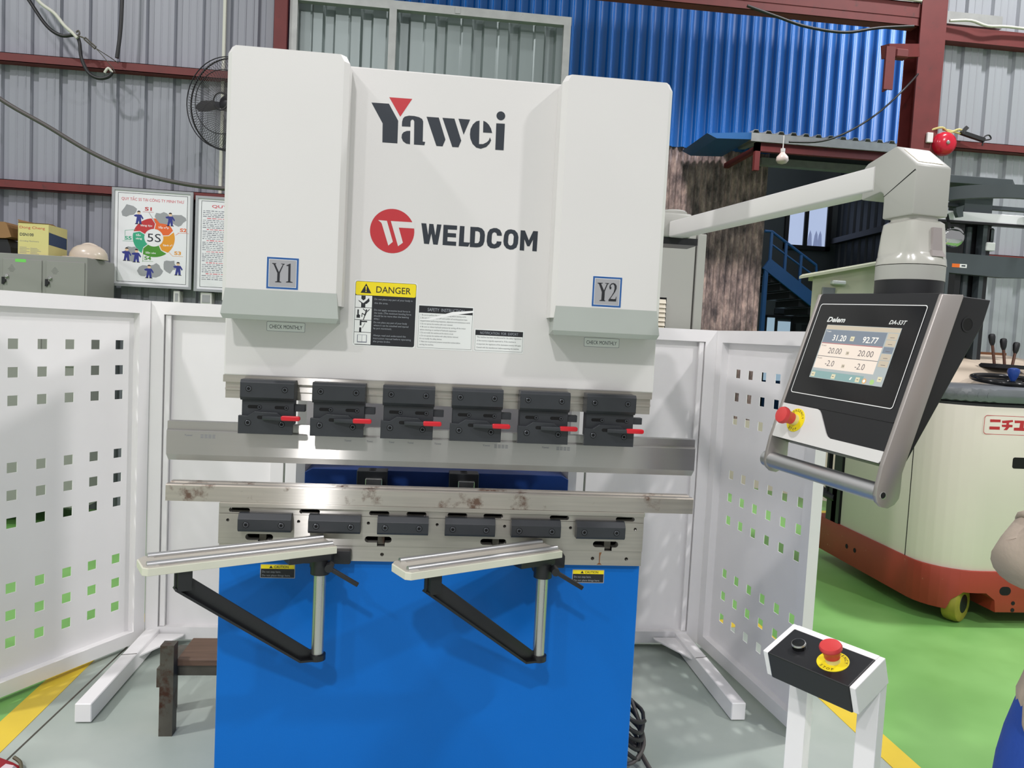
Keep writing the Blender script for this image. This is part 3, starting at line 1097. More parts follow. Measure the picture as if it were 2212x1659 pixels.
# DANGER sticker
m = MB('sticker_white')
x0, x1, z0, z1 = 0.3065, 0.4825, 1.478, 1.6635
m.flat(rrect(x0 - .003, x1 + .003, z0 - .003, z1 + .003, .006), o, *FR)
m.use('ink_dark').flat(rrect(x0, x1, z0, z1, .006), o, *FR, d=.0002)
m.use('yellow').flat(rrect(x0 + .001, x1 - .001, z1 - .040, z1 - .001, .005), o, *FR, d=.0004)
m.use('ink_dark').flat([(x0 + .015, z1 - .034), (x0 + .046, z1 - .034), (x0 + .0305, z1 - .006)], o, *FR, d=.0007)
m.use('yellow').flat([(x0 + .0285, z1 - .014), (x0 + .0325, z1 - .014), (x0 + .0315, z1 - .026), (x0 + .0295, z1 - .026)], o, *FR, d=.0009)
m.flat(circle(x0 + .0305, z1 - .0292, .0018, 10), o, *FR, d=.0009)
m.use('ink_dark').text('DANGER', x0 + .060, z1 - .031, .0195, o, *FR, d=.0007, w=.100, bold=.004)
hh = (z1 - z0 - .042) / 4
for i in range(4):
    zt = z1 - .041 - i * hh
    m.use('sticker_white').rect(x0 + .0012, x0 + .049, zt - hh + .001, zt - .0005, o, *FR, d=.0005)
    m.use('ink_dark')
    cx, cz = x0 + .024, zt - hh / 2
    if i == 0:
        m.flat([(cx - .006, cz + .017), (cx + .006, cz + .017), (cx + .006, cz + .008), (cx, cz + .003), (cx - .006, cz + .008)], o, *FR, d=.0008)
        m.flat([(cx - .006, cz - .017), (cx + .006, cz - .017), (cx + .006, cz - .004), (cx, cz - .009), (cx - .006, cz - .004)], o, *FR, d=.0008)
        m.flat([(cx - .014, cz + .004), (cx, cz - .005), (cx + .010, cz + .004), (cx + .016, cz + .011), (cx + .018, cz + .002), (cx + .010, cz - .006), (cx, cz - .0085), (cx - .013, cz + .001)], o, *FR, d=.001)
    elif i == 1:
        m.rect(cx - .016, cx - .012, cz - .002, cz + .012, o, *FR, d=.0008)
        m.flat([(cx - .018, cz - .012), (cx - .008, cz - .012), (cx - .008, cz - .004), (cx - .013, cz - .001), (cx - .018, cz - .004)], o, *FR, d=.0008)
        m.flat(circle(cx + .010, cz + .011, .0025, 10), o, *FR, d=.0008)
        for pp in (((cx + .010, cz + .008), (cx + .006, cz - .004), .0035), ((cx, cz + .015), (cx + .009, cz + .007), .0018), ((cx + .019, cz + .014), (cx + .011, cz + .006), .0018),
                   ((cx + .006, cz - .004), (cx - .002, cz + .002), .002), ((cx - .002, cz + .002), (cx - .003, cz - .009), .0018), ((cx + .006, cz - .004), (cx + .002, cz - .017), .002)):
            a, b = Vector(pp[0]), Vector(pp[1])
            q = (b - a).normalized() * pp[2] * .6
            q = Vector((-q.y, q.x))
            m.flat([a + q, a - q, b - q, b + q], o, *FR, d=.0008)
    elif i == 2:
        m.rect(cx - .008, cx - .003, cz + .002, cz + .017, o, *FR, d=.0008)
        m.rect(cx - .009, cx - .003, cz - .017, cz - .004, o, *FR, d=.0008)
        m.rect(cx - .003, cx + .013, cz + .012, cz + .016, o, *FR, d=.0008)
        for k in range(5):
            m.rect(cx + k * .0015, cx + .001 + k * .0015, cz - .006 + k * .003, cz - .002 + k * .003, o, *FR, d=.0008)
    else:
        m.use('text_grey').rect(cx - .014, cx + .014, cz - .012, cz + .011, o, *FR, d=.0007)
        m.use('sticker_white').rect(cx - .012, cx - .0005, cz - .009, cz + .010, o, *FR, d=.0009)
        m.rect(cx + .0005, cx + .012, cz - .009, cz + .010, o, *FR, d=.0009)
TX, TW = x0 + .056, .110
paragraph(m, [('Do not place any part of your body in', 1), ('the die area.', .36)], TX, 1.611, .0054, .0112, o, TW, 'text_light')
paragraph(m, [('Do not apply excessive local force in', .95), ('the tools. (The maximum bending force', .98), ('should be no more than the bearing', .92), ('ability.)', .14)], TX, 1.5795, .0054, .0085, o, TW, 'text_light')
paragraph(m, [('Do not place any part of your body', .88), ('where it can be smashed and injured', .92), ('by part movement.', .48)], TX, 1.5435, .0054, .0088, o, TW, 'text_light')
paragraph(m, [('Always read and understand the', .86), ('instruction manual before operating', 1), ('the press brake.', .46)], TX, 1.5055, .0054, .0088, o, TW, 'text_light')
m.build('danger_sticker', ram)
# SAFETY INSTRUCTION sticker
m = MB('sticker_white')
x0, x1, z0, z1 = 0.4925, 0.651, 1.4785, 1.602
m.rect(x0 - .003, x1 + .003, z0 - .004, z1 + .003, o, *FR)
m.use('ink_dark').rect(x0, x1, z0, z1, o, *FR, d=.0002)
m.use('sticker_white').rect(x0 + .0007, x1 - .0007, z0 + .0007, z1 - .021, o, *FR, d=.0004)
m.use('text_light').text('SAFETY  INSTRUCTION', (x0 + x1) / 2, z1 - .0155, .010, o, *FR, d=.0005, w=.108, align='c')
L = [('1. Be sure to perform the preliminary checking before starting works.', .9), ('2. Be sure to turn power OFF and confirm all working pieces have', .92),
     ('stopped before performing inspection, adjustment and maintenance work.', .98), ('3. Do not operate the machine with cover removed.', .64),
     ('4. Be sure to release hydraulic pressure by turning off the motor', .9), ('before checking or overhaul of hydraulic equipment.', .72),
     ('5. Do not modify the machine and the electric circuit.', .66), ('6. Do not operate the machine with safety devices removed.', .76),
     ('Do not modify the safety devices.', .44), ('7. Make sure no personnel presence around the machine before', .8), ('starting the machine.', .28)]
paragraph(m, L, x0 + .005, z1 - .029, .0046, .0087, o, .15, 'ink')
m.use('line_white').flat([(x0 - .004, 1.560), (x0 + .03, 1.5655), (x0 + .10, 1.588), (x1 + .003, 1.5945), (x1 + .003, 1.589), (x0 + .11, 1.580), (x0 + .03, 1.560)], o, *FR, d=.0007)
m.build('safety_sticker', ram)
# NOTIFICATION sticker
m = MB('sticker_white')
x0, x1, z0, z1 = 0.6615, 0.804, 1.4785, 1.539
m.rect(x0 - .003, x1 + .003, z0 - .004, z1 + .003, o, *FR)
m.use('ink_dark').rect(x0, x1, z0, z1, o, *FR, d=.0002)
m.use('sticker_white').rect(x0 + .0007, x1 - .0007, z0 + .0007, z1 - .0155, o, *FR, d=.0004)
m.use('text_light').text('NOTIFICATION  FOR  EXPORT', (x0 + x1) / 2, z1 - .0115, .0075, o, *FR, d=.0005, w=.114, align='c')
paragraph(m, [('This machine has been manufactured for the safety regulations', .98), ('of the country originally exported to. If the machine is', .86), ('re-exported, the regulations of the destination country will apply.', .98),
              ('Consult with the manufacturer before exporting the machine.', .94)], x0 + .005, z1 - .023, .0046, .0102, o, .136, 'ink')
m.build('export_sticker', ram)


def bolt(m, x, y, z, r=0.0068, dirn=(0, -1, 0)):
    """socket head screw facing the operator"""
    m.use('black_void').lathe([(r * 1.2, .0002), (r * .9, .0003)], (x, y, z), dirn, 18, cap=False)
    m.use('screw_head').lathe([(r * .98, 0), (r * .98, .0014), (r * .88, .0022), (r * .58, .0022), (r * .52, .0006)], (x, y, z), dirn, 18, cap=False)
    m.use('black_void').lathe([(r * .54, .0006), (.0001, .0006)], (x, y, z), dirn, 12, cap=False)


# six punch clamps
for k in range(6):
    x = 0.2 * k
    m = MB('black_oxide')
    m.prism([(-.052, 1.307), (-.06, 1.316), (-.06, 1.358), (-.054, 1.366), (0.0, 1.366), (0.0, 1.307)], (x, 0, 0), Y, Z, X, 0, .150, .0008)
    m.box(x + .003, x + .148, -.044, -.002, 1.238, 1.307, .001)
    cl = m.build('punch_clamp', pbk)
    # front plate: steps up in the middle
    m = MB('black_oxide')
    m.prism([(-.003, 1.2115), (.148, 1.2115), (.148, 1.255), (.124, 1.256), (.105, 1.2735), (.042, 1.2755), (.022, 1.262), (-.003, 1.263)], (x, 0, 0), X, Z, (0, -1, 0), .044, .060, .0008)
    m.use('black_void').flat(stadium(x + .062, 1.2595, .026, .010), (0, -.0602, 0), *FR)
    m.build('clamp_plate', cl)
    for dx in (.028, .103):
        m = MB('black_void')
        m.flat(stadium(x + dx + .008, 1.2875, .034, .0095), (0, -.0443, 0), *FR)
        m.build('slot', cl)
    for dx, yy, zz, rr in ((.052, -.0442, 1.287, .0055), (.127, -.0442, 1.287, .0055), (.024, -.06, 1.340, .0074), (.124, -.06, 1.340, .0074),
                           (.024, -.06, 1.243, .0078), (.118, -.06, 1.241, .0074)):
        m = MB('black_oxide')
        bolt(m, x + dx, yy, zz, rr)
        m.build('screw', cl)
    m = MB('black_oxide')
    m.box(x + .148, x + .178, -.034, -.012, 1.277, 1.297, .001)
    m.build('wedge_bar', cl)
    m = MB('black_oxide')
    m.bar((x + .066, -.061, 1.2585), (x + .122, -.078, 1.2600), .012, .011, bev=.001)
    m.use('red_grip')
    m.prism(rrect(x + .118, x + .172, 1.2545, 1.2680, .0055), (0, -.070, 0), X, Z, (0, -1, 0), 0, .0135, .0018)
    tag(m.build('clamp_lever', cl, 40), 'black lever with a red grip')

# lower beam: die holder
m = MB('bed_steel')
m.box(-.064, 1.213, 0.0, 0.030, 0.8765, 0.9655)
m.box(-.064, 1.213, 0.001, 0.030, 0.9665, 0.9855)
bed = m.build('bed_plate', pbk)
cm = MB('black_void')
for i, x in enumerate((-.006, .196, .400, .511, .634, .743, .947, 1.154)):
    cm.prism(stadium(x, .9765, .060, .0135), (0, 0, 0), X, Z, Y, -.02, .06)
for x in (.053, .400, .747, 1.096):
    cm.prism(stadium(x, .897, .080, .019), (0, 0, 0), X, Z, Y, -.02, .06)
    cm.box(x - .003, x + .020, -.02, .06, .870, .897)
for x in (-.038, .165, .369, .574, .779, .983, 1.187):
    cm.cyl((x, -.02, .9463), (x, .06, .9463), .0048, 12)
cut(bed, cm.build('cutter'))
m = MB('bed_steel')
m.box(-.062, 1.2125, 0.003, .045, .8295, .8755)
lp = m.build('lower_plate', pbk)
cm = MB('black_void')
for x in (.413, 1.058, 1.165):
    cm.cyl((x, -.02, .851), (x, .03, .851), .0055, 12)
cut(lp, cm.build('cutter'))
m = MB('rust_brown')
m.flat([(1.078, .870), (1.086, .871), (1.082, .860), (1.0815, .838), (1.088, .832), (1.072, .832), (1.079, .838)], (0, .0026, 0), *FR)
m.build('rust_streak', lp)
m = MB('bed_steel')
m.box(-.062, 1.213, -.007, .06, .9858, .9995, .0015)
m.build('die_rail', pbk)
m = MB('black_void')
m.box(-.04, 1.19, .052, .10, .83, .985)  # black box put in for the shade behind the slots
m.build('dark_backing', pbk)
for x in (.053, .400, .747, 1.096):
    m = MB('raw_steel')
    m.box(x - .002, x + .018, .012, .05, .880, .906)
    m.build('bed_stud', pbk)
for k in range(6):
    x = .2 * k - .003
    m = MB('black_oxide')
    m.prism([(0, .9195), (-.026, .9195), (-.032, .926), (-.032, .957), (-.020, .9725), (0, .9725)], (x, 0, 0), Y, Z, X, 0, .151, .0008)
    blk = m.build('die_clamp', pbk)
    for dx in (.0235, .1235):
        m = MB('black_oxide')
        bolt(m, x + dx, -.032, .941, .0080)
        m.build('screw', blk)
for x0 in (.0550, 1.0005):
    x1, z0, z1 = x0 + .1015, .7680, .8105
    o2 = Vector((0, .0196, 0))
    m = MB('sticker_grey')
    m.flat(rrect(x0, x1, z0, z1, .002), o2, *FR)
    m.use('yellow').rect(x0 + .002, x1 - .002, z1 - .014, z1 - .002, o2, *FR, d=.0003)
    m.use('ink_dark').rect(x0 + .002, x1 - .002, z0 + .002, z1 - .014, o2, *FR, d=.0003)
    m.flat([(x0 + .026, z1 - .012), (x0 + .036, z1 - .012), (x0 + .031, z1 - .004)], o2, *FR, d=.0006)
    m.text('CAUTION', x0 + .040, z1 - .0115, .0072, o2, *FR, d=.0006, w=.042, bold=.01)
    m.use('text_light').text('Do not step here.', x0 + .006, z0 + .0165, .0062, o2, *FR, d=.0006, w=.054)
    m.text('Do not place things here.', x0 + .006, z0 + .0055, .0062, o2, *FR, d=.0006, w=.082)
    m.build('caution_label', base)

# punch and die: tools clamped in the machine
PX0, PX1 = -.215, 1.362
pu = thing('punch', 'long bright ground steel punch held by the black clamps', 'punch tool', (.575, .01, 1.13))
m = MB('punch_steel')
m.prism([(-.001, 1.207), (.004, 1.2095), (.004, 1.232), (.034, 1.232), (.034, 1.150), (.022, 1.1165), (.018, 1.1165), (-.003, 1.1365), (-.003, 1.204)], (PX0, 0, 0), Y, Z, X, 0, PX1 - PX0)
seams = m.build('blade', pu)
m = MB('text_grey')
o3 = Vector((0, -.0033, 0))
for xx, w in ((-.165, .022), (.29, .020), (.355, .018), (.42, .016), (.475, .018), (.555, .020), (.70, .022), (.88, .022)):
    m.text('Yawei', xx, 1.1905, .006, o3, *FR, w=w, shear=.1)
for xx in (-.12, .735, .925):
    for r in range(3):
        for q in range(4):
            m.rect(xx + q * .011, xx + q * .011 + .0085, 1.1945 - r * .004, 1.1960 - r * .004, o3, *FR)
m.build('etched_marking', pu)
di = thing('die', 'long stained steel die bar lying on the lower beam', 'die tool', (.575, .02, 1.0))
DX0, DX1 = -.214, 1.366
m = MB('die_steel')
m.prism([(-.004, 1.0), (-.004, 1.0455), (-.001, 1.049), (.020, 1.049), (.030, 1.036), (.040, 1.049), (.064, 1.049), (.064, 1.0)], (DX0, 0, 0), Y, Z, X, 0, DX1 - DX0)
m.build('die_bar', di)

# back gauge seen through the gap
m = MB('gauge_blue')
m.prism([(.126, .985), (.126, 1.030), (.150, 1.043), (1.012, 1.043), (1.035, 1.030), (1.035, .985)], (0, .35, 0), X, Z, Y, 0, .16, .002)
bgk = m.build('back_gauge', pbk)
for x in (.306, .614):
    m = MB('black_oxide')
    m.box(x, x + .10, .28, .345, .985, 1.052, .002)
    m.use('chrome').box(x + .03, x + .085, .262, .29, 1.000, 1.030, .002)
    m.use('black_void').lathe([(.012, 0), (.012, .0006)], (x + .05, .30, 1.0521), Z, 16)
    m.lathe([(.012, 0), (.012, .0006)], (x + .05, .327, 1.0521), Z, 16)
    m.build('gauge_finger', bgk)
m = MB('raw_steel')
m.box(.15, 1.02, .33, .35, .965, .985)
m.build('gauge_rail', bgk)

# two swing-out sheet supports
PLUG = []


def sheet_support(px, py, end, label):
    """post at px,py; the tray runs from the bed towards the operator at an angle"""
    t = thing('sheet_support', label, 'sheet support', (px, py, .59), 'front sheet supports')
    a = radians(208)                                   # direction of the tray away from the bed
    d = Vector((cos(a), sin(a), 0))
    q = Vector((-d.y, d.x, 0))                         # towards the operator
    o = Vector((px, py, 0))
    tr = end                                           # middle of the tray's inner end
    Ltr, w = .506, .112
    m = MB('tray_white')
    tz0, tz1 = .8835, .9035
    pl = [(0, -w / 2), (Ltr - .018, -w / 2), (Ltr, -w / 2 + .02), (Ltr, w / 2 - .012), (Ltr - .012, w / 2), (0, w / 2)]
    m.prism(pl, tr, d, q, Z, tz0, tz1, .0012)
    m.use('tray_aluminium')
    m.prism([(0.002, -w / 2 + .002), (Ltr - .02, -w / 2 + .002), (Ltr - .004, -w / 2 + .02), (Ltr - .004, w / 2 - .014), (Ltr - .014, w / 2 - .002), (0.002, w / 2 - .002)], tr, d, q, Z, tz1, tz1 + .0015)
    tray = m.build('tray', t)
    for yy in (-w / 2 + .014, w / 2 - .022):
        m = MB('tube_steel')
        m.tube([tr + d * .006 + q * yy + Z * (tz1 + .0040), tr + d * (Ltr - (.026 if yy < 0 else .012)) + q * yy + Z * (tz1 + .0040)], .0082, 14)
        m.use('anodised')
        for e_ in (-.0118, .0118):
            m.bar(tr + d * .006 + q * (yy + e_) + Z * (tz1 + .0016), tr + d * (Ltr - .04) + q * (yy + e_) + Z * (tz1 + .0016), .0028, .0016)
        m.build('rib', tray, 50)
    m = MB('chrome')
    m.cyl(o + Z * .585, o + Z * .83, .0176, 28)
    m.build('post', t, 40)
    m = MB('black_paint')
    m.cyl(o + Z * .823, o + Z * .8835, .027, 28)
    m.prism(rrect(px - .06, px + .078, .828, .868, .005), (0, 0.0025, 0), X, Z, (0, -1, 0), 0, .03, .002)
    m.box(px - .03, px + .03, py, -.02, .836, .874, .004)
    m.bar(o - d * .02 + Z * .8755, o + d * .10 + Z * .8755, .06, .016)
    hub = m.build('hub', t, 40)
    m = MB('black_paint')
    kb = o + Vector((.030, -.034, -.0))
    m.cyl(kb + Vector((0, .02, .852)), kb + Vector((0, -.016, .852)), .0115, 16)
    m.bar(kb + Vector((.004, -.010, .850)), kb + Vector((.082, -.013, .806)), .010, .012, bev=.002)
    m.build('clamp_handle', hub, 40)
    m = MB('black_paint')
    # bent arm: plate with a bottom flange
    pol = [(.022, .604), (.050, .613), (.350, .853), (.350, .8835), (.389, .8835), (.389, .833), (.375, .826), (.056, .580), (.022, .590)]
    m.prism([(-.02, .588), (.022, .604), (.345, .856), (.345, .8835), (.389, .8835), (.389, .833), (.055, .582), (-.012, .576)], o, d, Z, q, -.006, .002, .001)
    for (s0, z0), (s1, z1) in (((.388, .835), (.055, .580)), ((.055, .580), (.0, .574))):
        m.bar(o + d * s0 + Z * z0, o + d * s1 + Z * z1, .034, .006)
    m.lathe([(.024, -.006), (.024, .010), (.020, .012)], o + Z * .578, Z, 24)
    m.bar(o + d * .367 + Z * .83, o + d * .367 + Z * .8835, .034, .036, up=q)
    m.build('support_arm', t, 30)
    return t


sheet_support(.245, -.10, Vector((.265, -.058, 0)), 'aluminium tray support on a black arm, under the Y1 side of the machine')
sheet_support(.888, -.10, Vector((.916, -.058, 0)), 'aluminium tray support on a black arm, under the Y2 side of the machine')
# ================================================================ control panel on its swing arm
pa = thing('control_pendant', 'black touch-screen control pendant hanging from a white swing arm', 'control panel', (1.607, -.644, 1.63))
P0 = Vector((1.427, -.567, 1.465))
PU, PV, PN = Vector((.228, -.9735, -.030)), Vector((.292, .039, .9555)), Vector((-.929, -.226, .294))
PU.normalize()
PN = (PN - PU * PN.dot(PU)).normalized()
PV = PN.cross(PU).normalized()
# arm
ad = Vector((.150, -.9887, 0)).normalized()
aq = Vector((ad.y, -ad.x, 0))                              # towards -X
root = Vector((1.385, .486, 1.945)) - aq * .0
tip = Vector((1.545, -.57, 1.938))
m = MB('white_paint')
sec = rrect(-.030, .030, -.029, .029, .006, 3)
ash = -aq * .030
m.loft([[root + ash + aq * p[0] + Z * p[1] for p in sec], [tip + ash + aq * p[0] + Z * p[1] for p in sec]])
m.build('arm', pa, 40)
m = MB('grey_plastic')
m.box(1.345, 1.47, .49, .62, 1.918, 2.006, .008, 2)
m.lathe([(.05, 0), (.05, .018), (.042, .024)], (1.42, .56, 2.0), Z, 24)
m.use('black_paint').box(1.20, 1.50, .50, .62, 1.893, 1.918)
m.build('pivot_bracket', pa, 40)
# elbow head: profile extruded across the arm
AX = Vector((1.607, -.644, 0))
m = MB('grey_plastic')
prof = [(-.048, 1.838), (.048, 1.838), (.048, 1.947), (-.020, 2.000), (-.110, 1.978), (-.124, 1.968), (-.124, 1.893), (-.060, 1.903), (-.050, 1.896), (-.048, 1.885)]
m.prism(prof, AX, ad, Z, aq, -.047, .047, .0045)
elb = m.build('elbow', pa, 35)
m = MB('cream_plastic')
n2 = (Vector((ad.x * .053, ad.y * .053, .068))).normalized()
sl = (ad * .068 - Z * .053).normalized()
m.prism(rrect(-.034, .034, .012, .074, .004), AX + ad * -.020 + Z * 2.000, -aq, sl, n2, 0, .0015)
m.build('cover_plate', elb)
m = MB('black_void')
m.prism([(-.047, 1.889), (-.0465, 1.8905), (.045, 1.9365), (.0465, 1.9345)], AX, ad, Z, aq, .0472, .0476)
m.build('seam', elb)
# neck below the elbow


def sq_ring(h, r, z):
    return [AX + ad * p[0] + aq * p[1] + Z * z for p in rrect(-h, h, -h, h, min(r, h * .98), 6)]


m = MB('grey_plastic_gloss')
m.loft([sq_ring(.040, .02, 1.838), sq_ring(.040, .02, 1.829)])
m.loft([sq_ring(.044, .018, 1.829), sq_ring(.050, .02, 1.824), sq_ring(.053, .022, 1.80), sq_ring(.058, .03, 1.758), sq_ring(.064, .05, 1.750), sq_ring(.071, .0695, 1.745), sq_ring(.073, .0715, 1.730)])
nk = m.build('neck', pa, 40)
m = MB('grey_plastic')
m.cyl(AX + Z * 1.696, AX + Z * 1.7285, .0725, 40)
m.build('collar', pa, 40)
m = MB('black_paint')
m.cyl(AX + Z * 1.645, AX + Z * 1.696, .0715, 40)
m.build('swivel', pa, 40)
m = MB('clear_lens')
lc = AX + ad * .0535 - aq * .012
m.loft([[lc + aq * a + Z * 1.812 + ad * -.003 for a in (-.011, .011)] + [lc + aq * a + Z * 1.812 + ad * .006 for a in (.011, -.011)],
        [lc + aq * a + Z * 1.762 + ad * .002 for a in (-.0135, .0135)] + [lc + aq * a + Z * 1.762 + ad * .010 for a in (.0135, -.0135)],
        [lc + aq * a + Z * 1.748 + ad * .010 for a in (-.018, .018)] + [lc + aq * a + Z * 1.748 + ad * .017 for a in (.018, -.018)]])
m.build('lamp_lens', nk)
# housing
m = MB('black_paint')
hp = [(-.0005, .211), (-.135, .2465), (-.137, .195), (-.058, -.158), (-.0005, -.158)]
m.prism(hp, P0, PN, PV, PU, -.056, .2845, .002)
m.use('black_void').lathe([(.013, 0), (.013, .0006)], P0 + PN * -.096 + PV * .178 + PU * .2846, PU, 20)
m.use('black_paint').lathe([(.013, 0), (.0165, 0), (.0165, .001), (.013, .001)], P0 + PN * -.096 + PV * .178 + PU * .2846, PU, 20, cap=False)
ho = m.build('housing', pa)
# aluminium side bars running down to the handle
for u0, u1 in ((-.066, -.056), (.2845, .2945)):
    m = MB('anodised')
    pol = [(.003, .2075), (-.049, .2255), (-.051, .222), (-.052, -.160), (-.064, -.198), (-.066, -.211), (-.060, -.226), (-.046, -.238), (-.030, -.240), (-.015, -.234), (-.006, -.222), (-.002, -.205), (.003, -.16)]
    m.prism(pol, P0, PN, PV, PU, u0, u1, .0012)
    if u0 > 0:
        m.use('black_void').lathe([(.0065, 0), (.0065, .0006)], P0 + PN * -.022 + PV * -.216 + PU * (u1 + .0001), PU, 16)
        m.use('chrome').lathe([(.0065, 0), (.0085, 0), (.0065, .0008)], P0 + PN * -.022 + PV * -.216 + PU * (u1 + .0002), PU, 16, cap=False)
    m.build('side_bar', pa, 25)
m = MB('tube_steel')
hb = P0 + PN * -.024 + PV * -.213
m.cyl(hb + PU * -.080, hb + PU * .2845, .0195, 32)
m.build('handle', pa, 40)
# face details
m = MB('black_paint')
m.prism(rrect(-.056, .2845, -.070, .209, .006), P0, PU, PV, PN, -.0005, .001)
face = m.build('front_face', pa)
m = MB('black_gloss')
m.prism(rrect(-.046, .268, -.043, .184, .006), P0, PU, PV, PN, .001, .0018)
m.use('line_white')
a, b = rrect(-.046, .268, -.043, .184, .007), rrect(-.0443, .2663, -.0413, .1823, .006)
m.flat(a, P0, PU, PV, d=.0021, holes=[b])
m.use('sticker_white')
m.text('Delem', -.006, .139, .0125, P0, PU, PV, d=.0022, w=.058, bold=.03, shear=.25)
m.text('DA-53T', .182, .1395, .0095, P0, PU, PV, d=.0022, w=.047, bold=.02, shear=.3)
m.build('screen_glass', pa)
m = MB('screen_grey')
sd = .0024
m.rect(0, .222, 0, .1315, P0, PU, PV, d=sd)
sd2 = .0027
m.use('screen_bar').rect(.001, .221, .1205, .1305, P0, PU, PV, d=sd2)
m.use('screen_slate').rect(.003, .188, .088, .1195, P0, PU, PV, d=sd2)
m.use('screen_redline').rect(.003, .188, .0855, .0875, P0, PU, PV, d=sd2)
m.use('screen_cream').rect(.003, .188, .055, .0853, P0, PU, PV, d=sd2)
m.rect(.003, .188, .0245, .0535, P0, PU, PV, d=sd2)
m.use('screen_text').rect(.003, .188, .0537, .0548, P0, PU, PV, d=sd2)
m.use('screen_teal').rect(.003, .165, .001, .018, P0, PU, PV, d=sd2)
sd3 = .0030
m.use('screen_white').text('31.20', .033, .0935, .0145, P0, PU, PV, d=sd3, w=.042, bold=.01)
m.text('92.77', .126, .0935, .0145, P0, PU, PV, d=sd3, w=.044, bold=.01)
m.use('screen_text').text('20.00', .033, .0620, .0145, P0, PU, PV, d=sd3, w=.042)
m.text('20.00', .126, .0620, .0145, P0, PU, PV, d=sd3, w=.044)
m.text('-2.0', .037, .0315, .0145, P0, PU, PV, d=sd3, w=.028)
m.text('-2.0', .130, .0315, .0145, P0, PU, PV, d=sd3, w=.028)
m.text('X-axis', .006, .0785, .004, P0, PU, PV, d=sd3, w=.015)
m.text('R-axis', .006, .0475, .004, P0, PU, PV, d=sd3, w=.015)
m.use('screen_white').text('Y-axis', .006, .1135, .004, P0, PU, PV, d=sd3, w=.015)
m.use('screen_button')
for bx, by in ((.088, .095), (.004, .003), (.070, .003), (.144, .003), (.204, .010)):
    m.rect(bx, bx + .012, by, by + .011, P0, PU, PV, d=sd3)
m.use('screen_bar')
for bx, by in ((.090, .062), (.090, .031)):
    m.rect(bx, bx + .009, by, by + .008, P0, PU, PV, d=sd3)
for i in range(5):
    m.use('screen_bar' if i != 2 else 'screen_slate').rect(.192, .219, .1045 - i * .0155, .1185 - i * .0155, P0, PU, PV, d=sd3)
m.use('screen_text')
for i in range(5):
    m.rect(.200, .212, .1085 - i * .0155, .1095 - i * .0155, P0, PU, PV, d=.0033)
for bx, by in ((.091, .0995), (.007, .0075), (.073, .0075), (.148, .0075), (.208, .0145), (.093, .0655), (.093, .0345)):
    m.rect(bx, bx + .005, by, by + .0015, P0, PU, PV, d=.0033)
m.use('screen_amber').flat(circle(.170, .0075, .006, 18), P0, PU, PV, d=sd3)
m.use('screen_white').flat(circle(.170, .0075, .0035, 18), P0, PU, PV, d=.0033)
m.use('screen_green').flat(circle(.192, .0075, .006, 18), P0, PU, PV, d=sd3)
m.use('screen_white').flat([(.126, .006), (.130, .006), (.133, .013), (.129, .012)], P0, PU, PV, d=sd3)
m.build('display', pa)
m = MB('white_paint')
pp = [(-.058, -.072), (.062, -.072), (.070, -.074), (.077, -.080), (.112, -.121), (.120, -.128), (.130, -.1315), (.283, -.1315), (.283, -.152), (.279, -.157), (-.054, -.157), (-.058, -.153)]
m.prism(pp, P0, PU, PV, PN, -.0005, .0022)
m.build('lower_plate', pa)


def estop(parent, c, n, ref, r=.03):
    """mushroom button with a yellow ring; c on the plate, n outwards"""
    c, n = Vector(c), Vector(n).normalized()
    u = (Vector(ref) - n * Vector(ref).dot(n)).normalized()
    v = n.cross(u)
    m = MB('yellow')
    m.lathe([(r, 0), (r, .0014), (r * .97, .002), (.006, .002)], c, n, 40, cap=False)
    m.use('ink_dark')
    for word, a0, da in (('EMERGENCY', 160, -17.5), ('STOP', 242, 19)):
        for i, ch in enumerate(word):
            t = radians(a0 + i * da)
            m.text(ch, (r * .72) * cos(t) if da < 0 else (r * .90) * cos(t), (r * .72) * sin(t) if da < 0 else (r * .90) * sin(t), r * .2, c, u, v, d=.0022,
                   ang=t - pi / 2 if da < 0 else t + pi / 2, align='c', bold=.01)
    m.build('warning_ring', parent)
    m = MB('pale_yellow_plastic')
    m.lathe([(r * .46, .002), (r * .46, .016)], c, n, 28)
    m.use('estop_red')
    m.lathe([(r * .50, .014), (r * .50, .022), (r * .60, .031), (r * .70, .036), (r * .72, .041), (r * .65, .0462), (r * .35, .0482), (.0005, .0488)], c, n, 36)
    m.build('stop_button', parent, 40)


estop(pa, P0 + PU * .006 + PV * -.108 + PN * .0022, PN, PU, .0285)

# ================================================================ operator pedestal
pd = thing('emergency_stop_pedestal', 'white pedestal with a black box and red emergency stop button', 'pedestal', (1.5, -.60, 0))
PC = Vector((1.359, -.568, .80))                                     # front corner of the tilted box
eu = Vector((cos(-1.051), sin(-1.051), 0))                           # along the box
eh = Vector((-eu.y, eu.x, 0))                                        # level, away from the operator
ev = eh * cos(.36) + Z * sin(.36)                                    # up the tilted top
en = eu.cross(ev)
LX, LY, HB = .237, .127, .068


def pbox(m, a0, a1, b0, b1, c0, c1, bev=.0):
    return m.prism([(a0, b0), (a1, b0), (a1, b1), (a0, b1)], PC, eu, ev, en, c0, c1, bev)


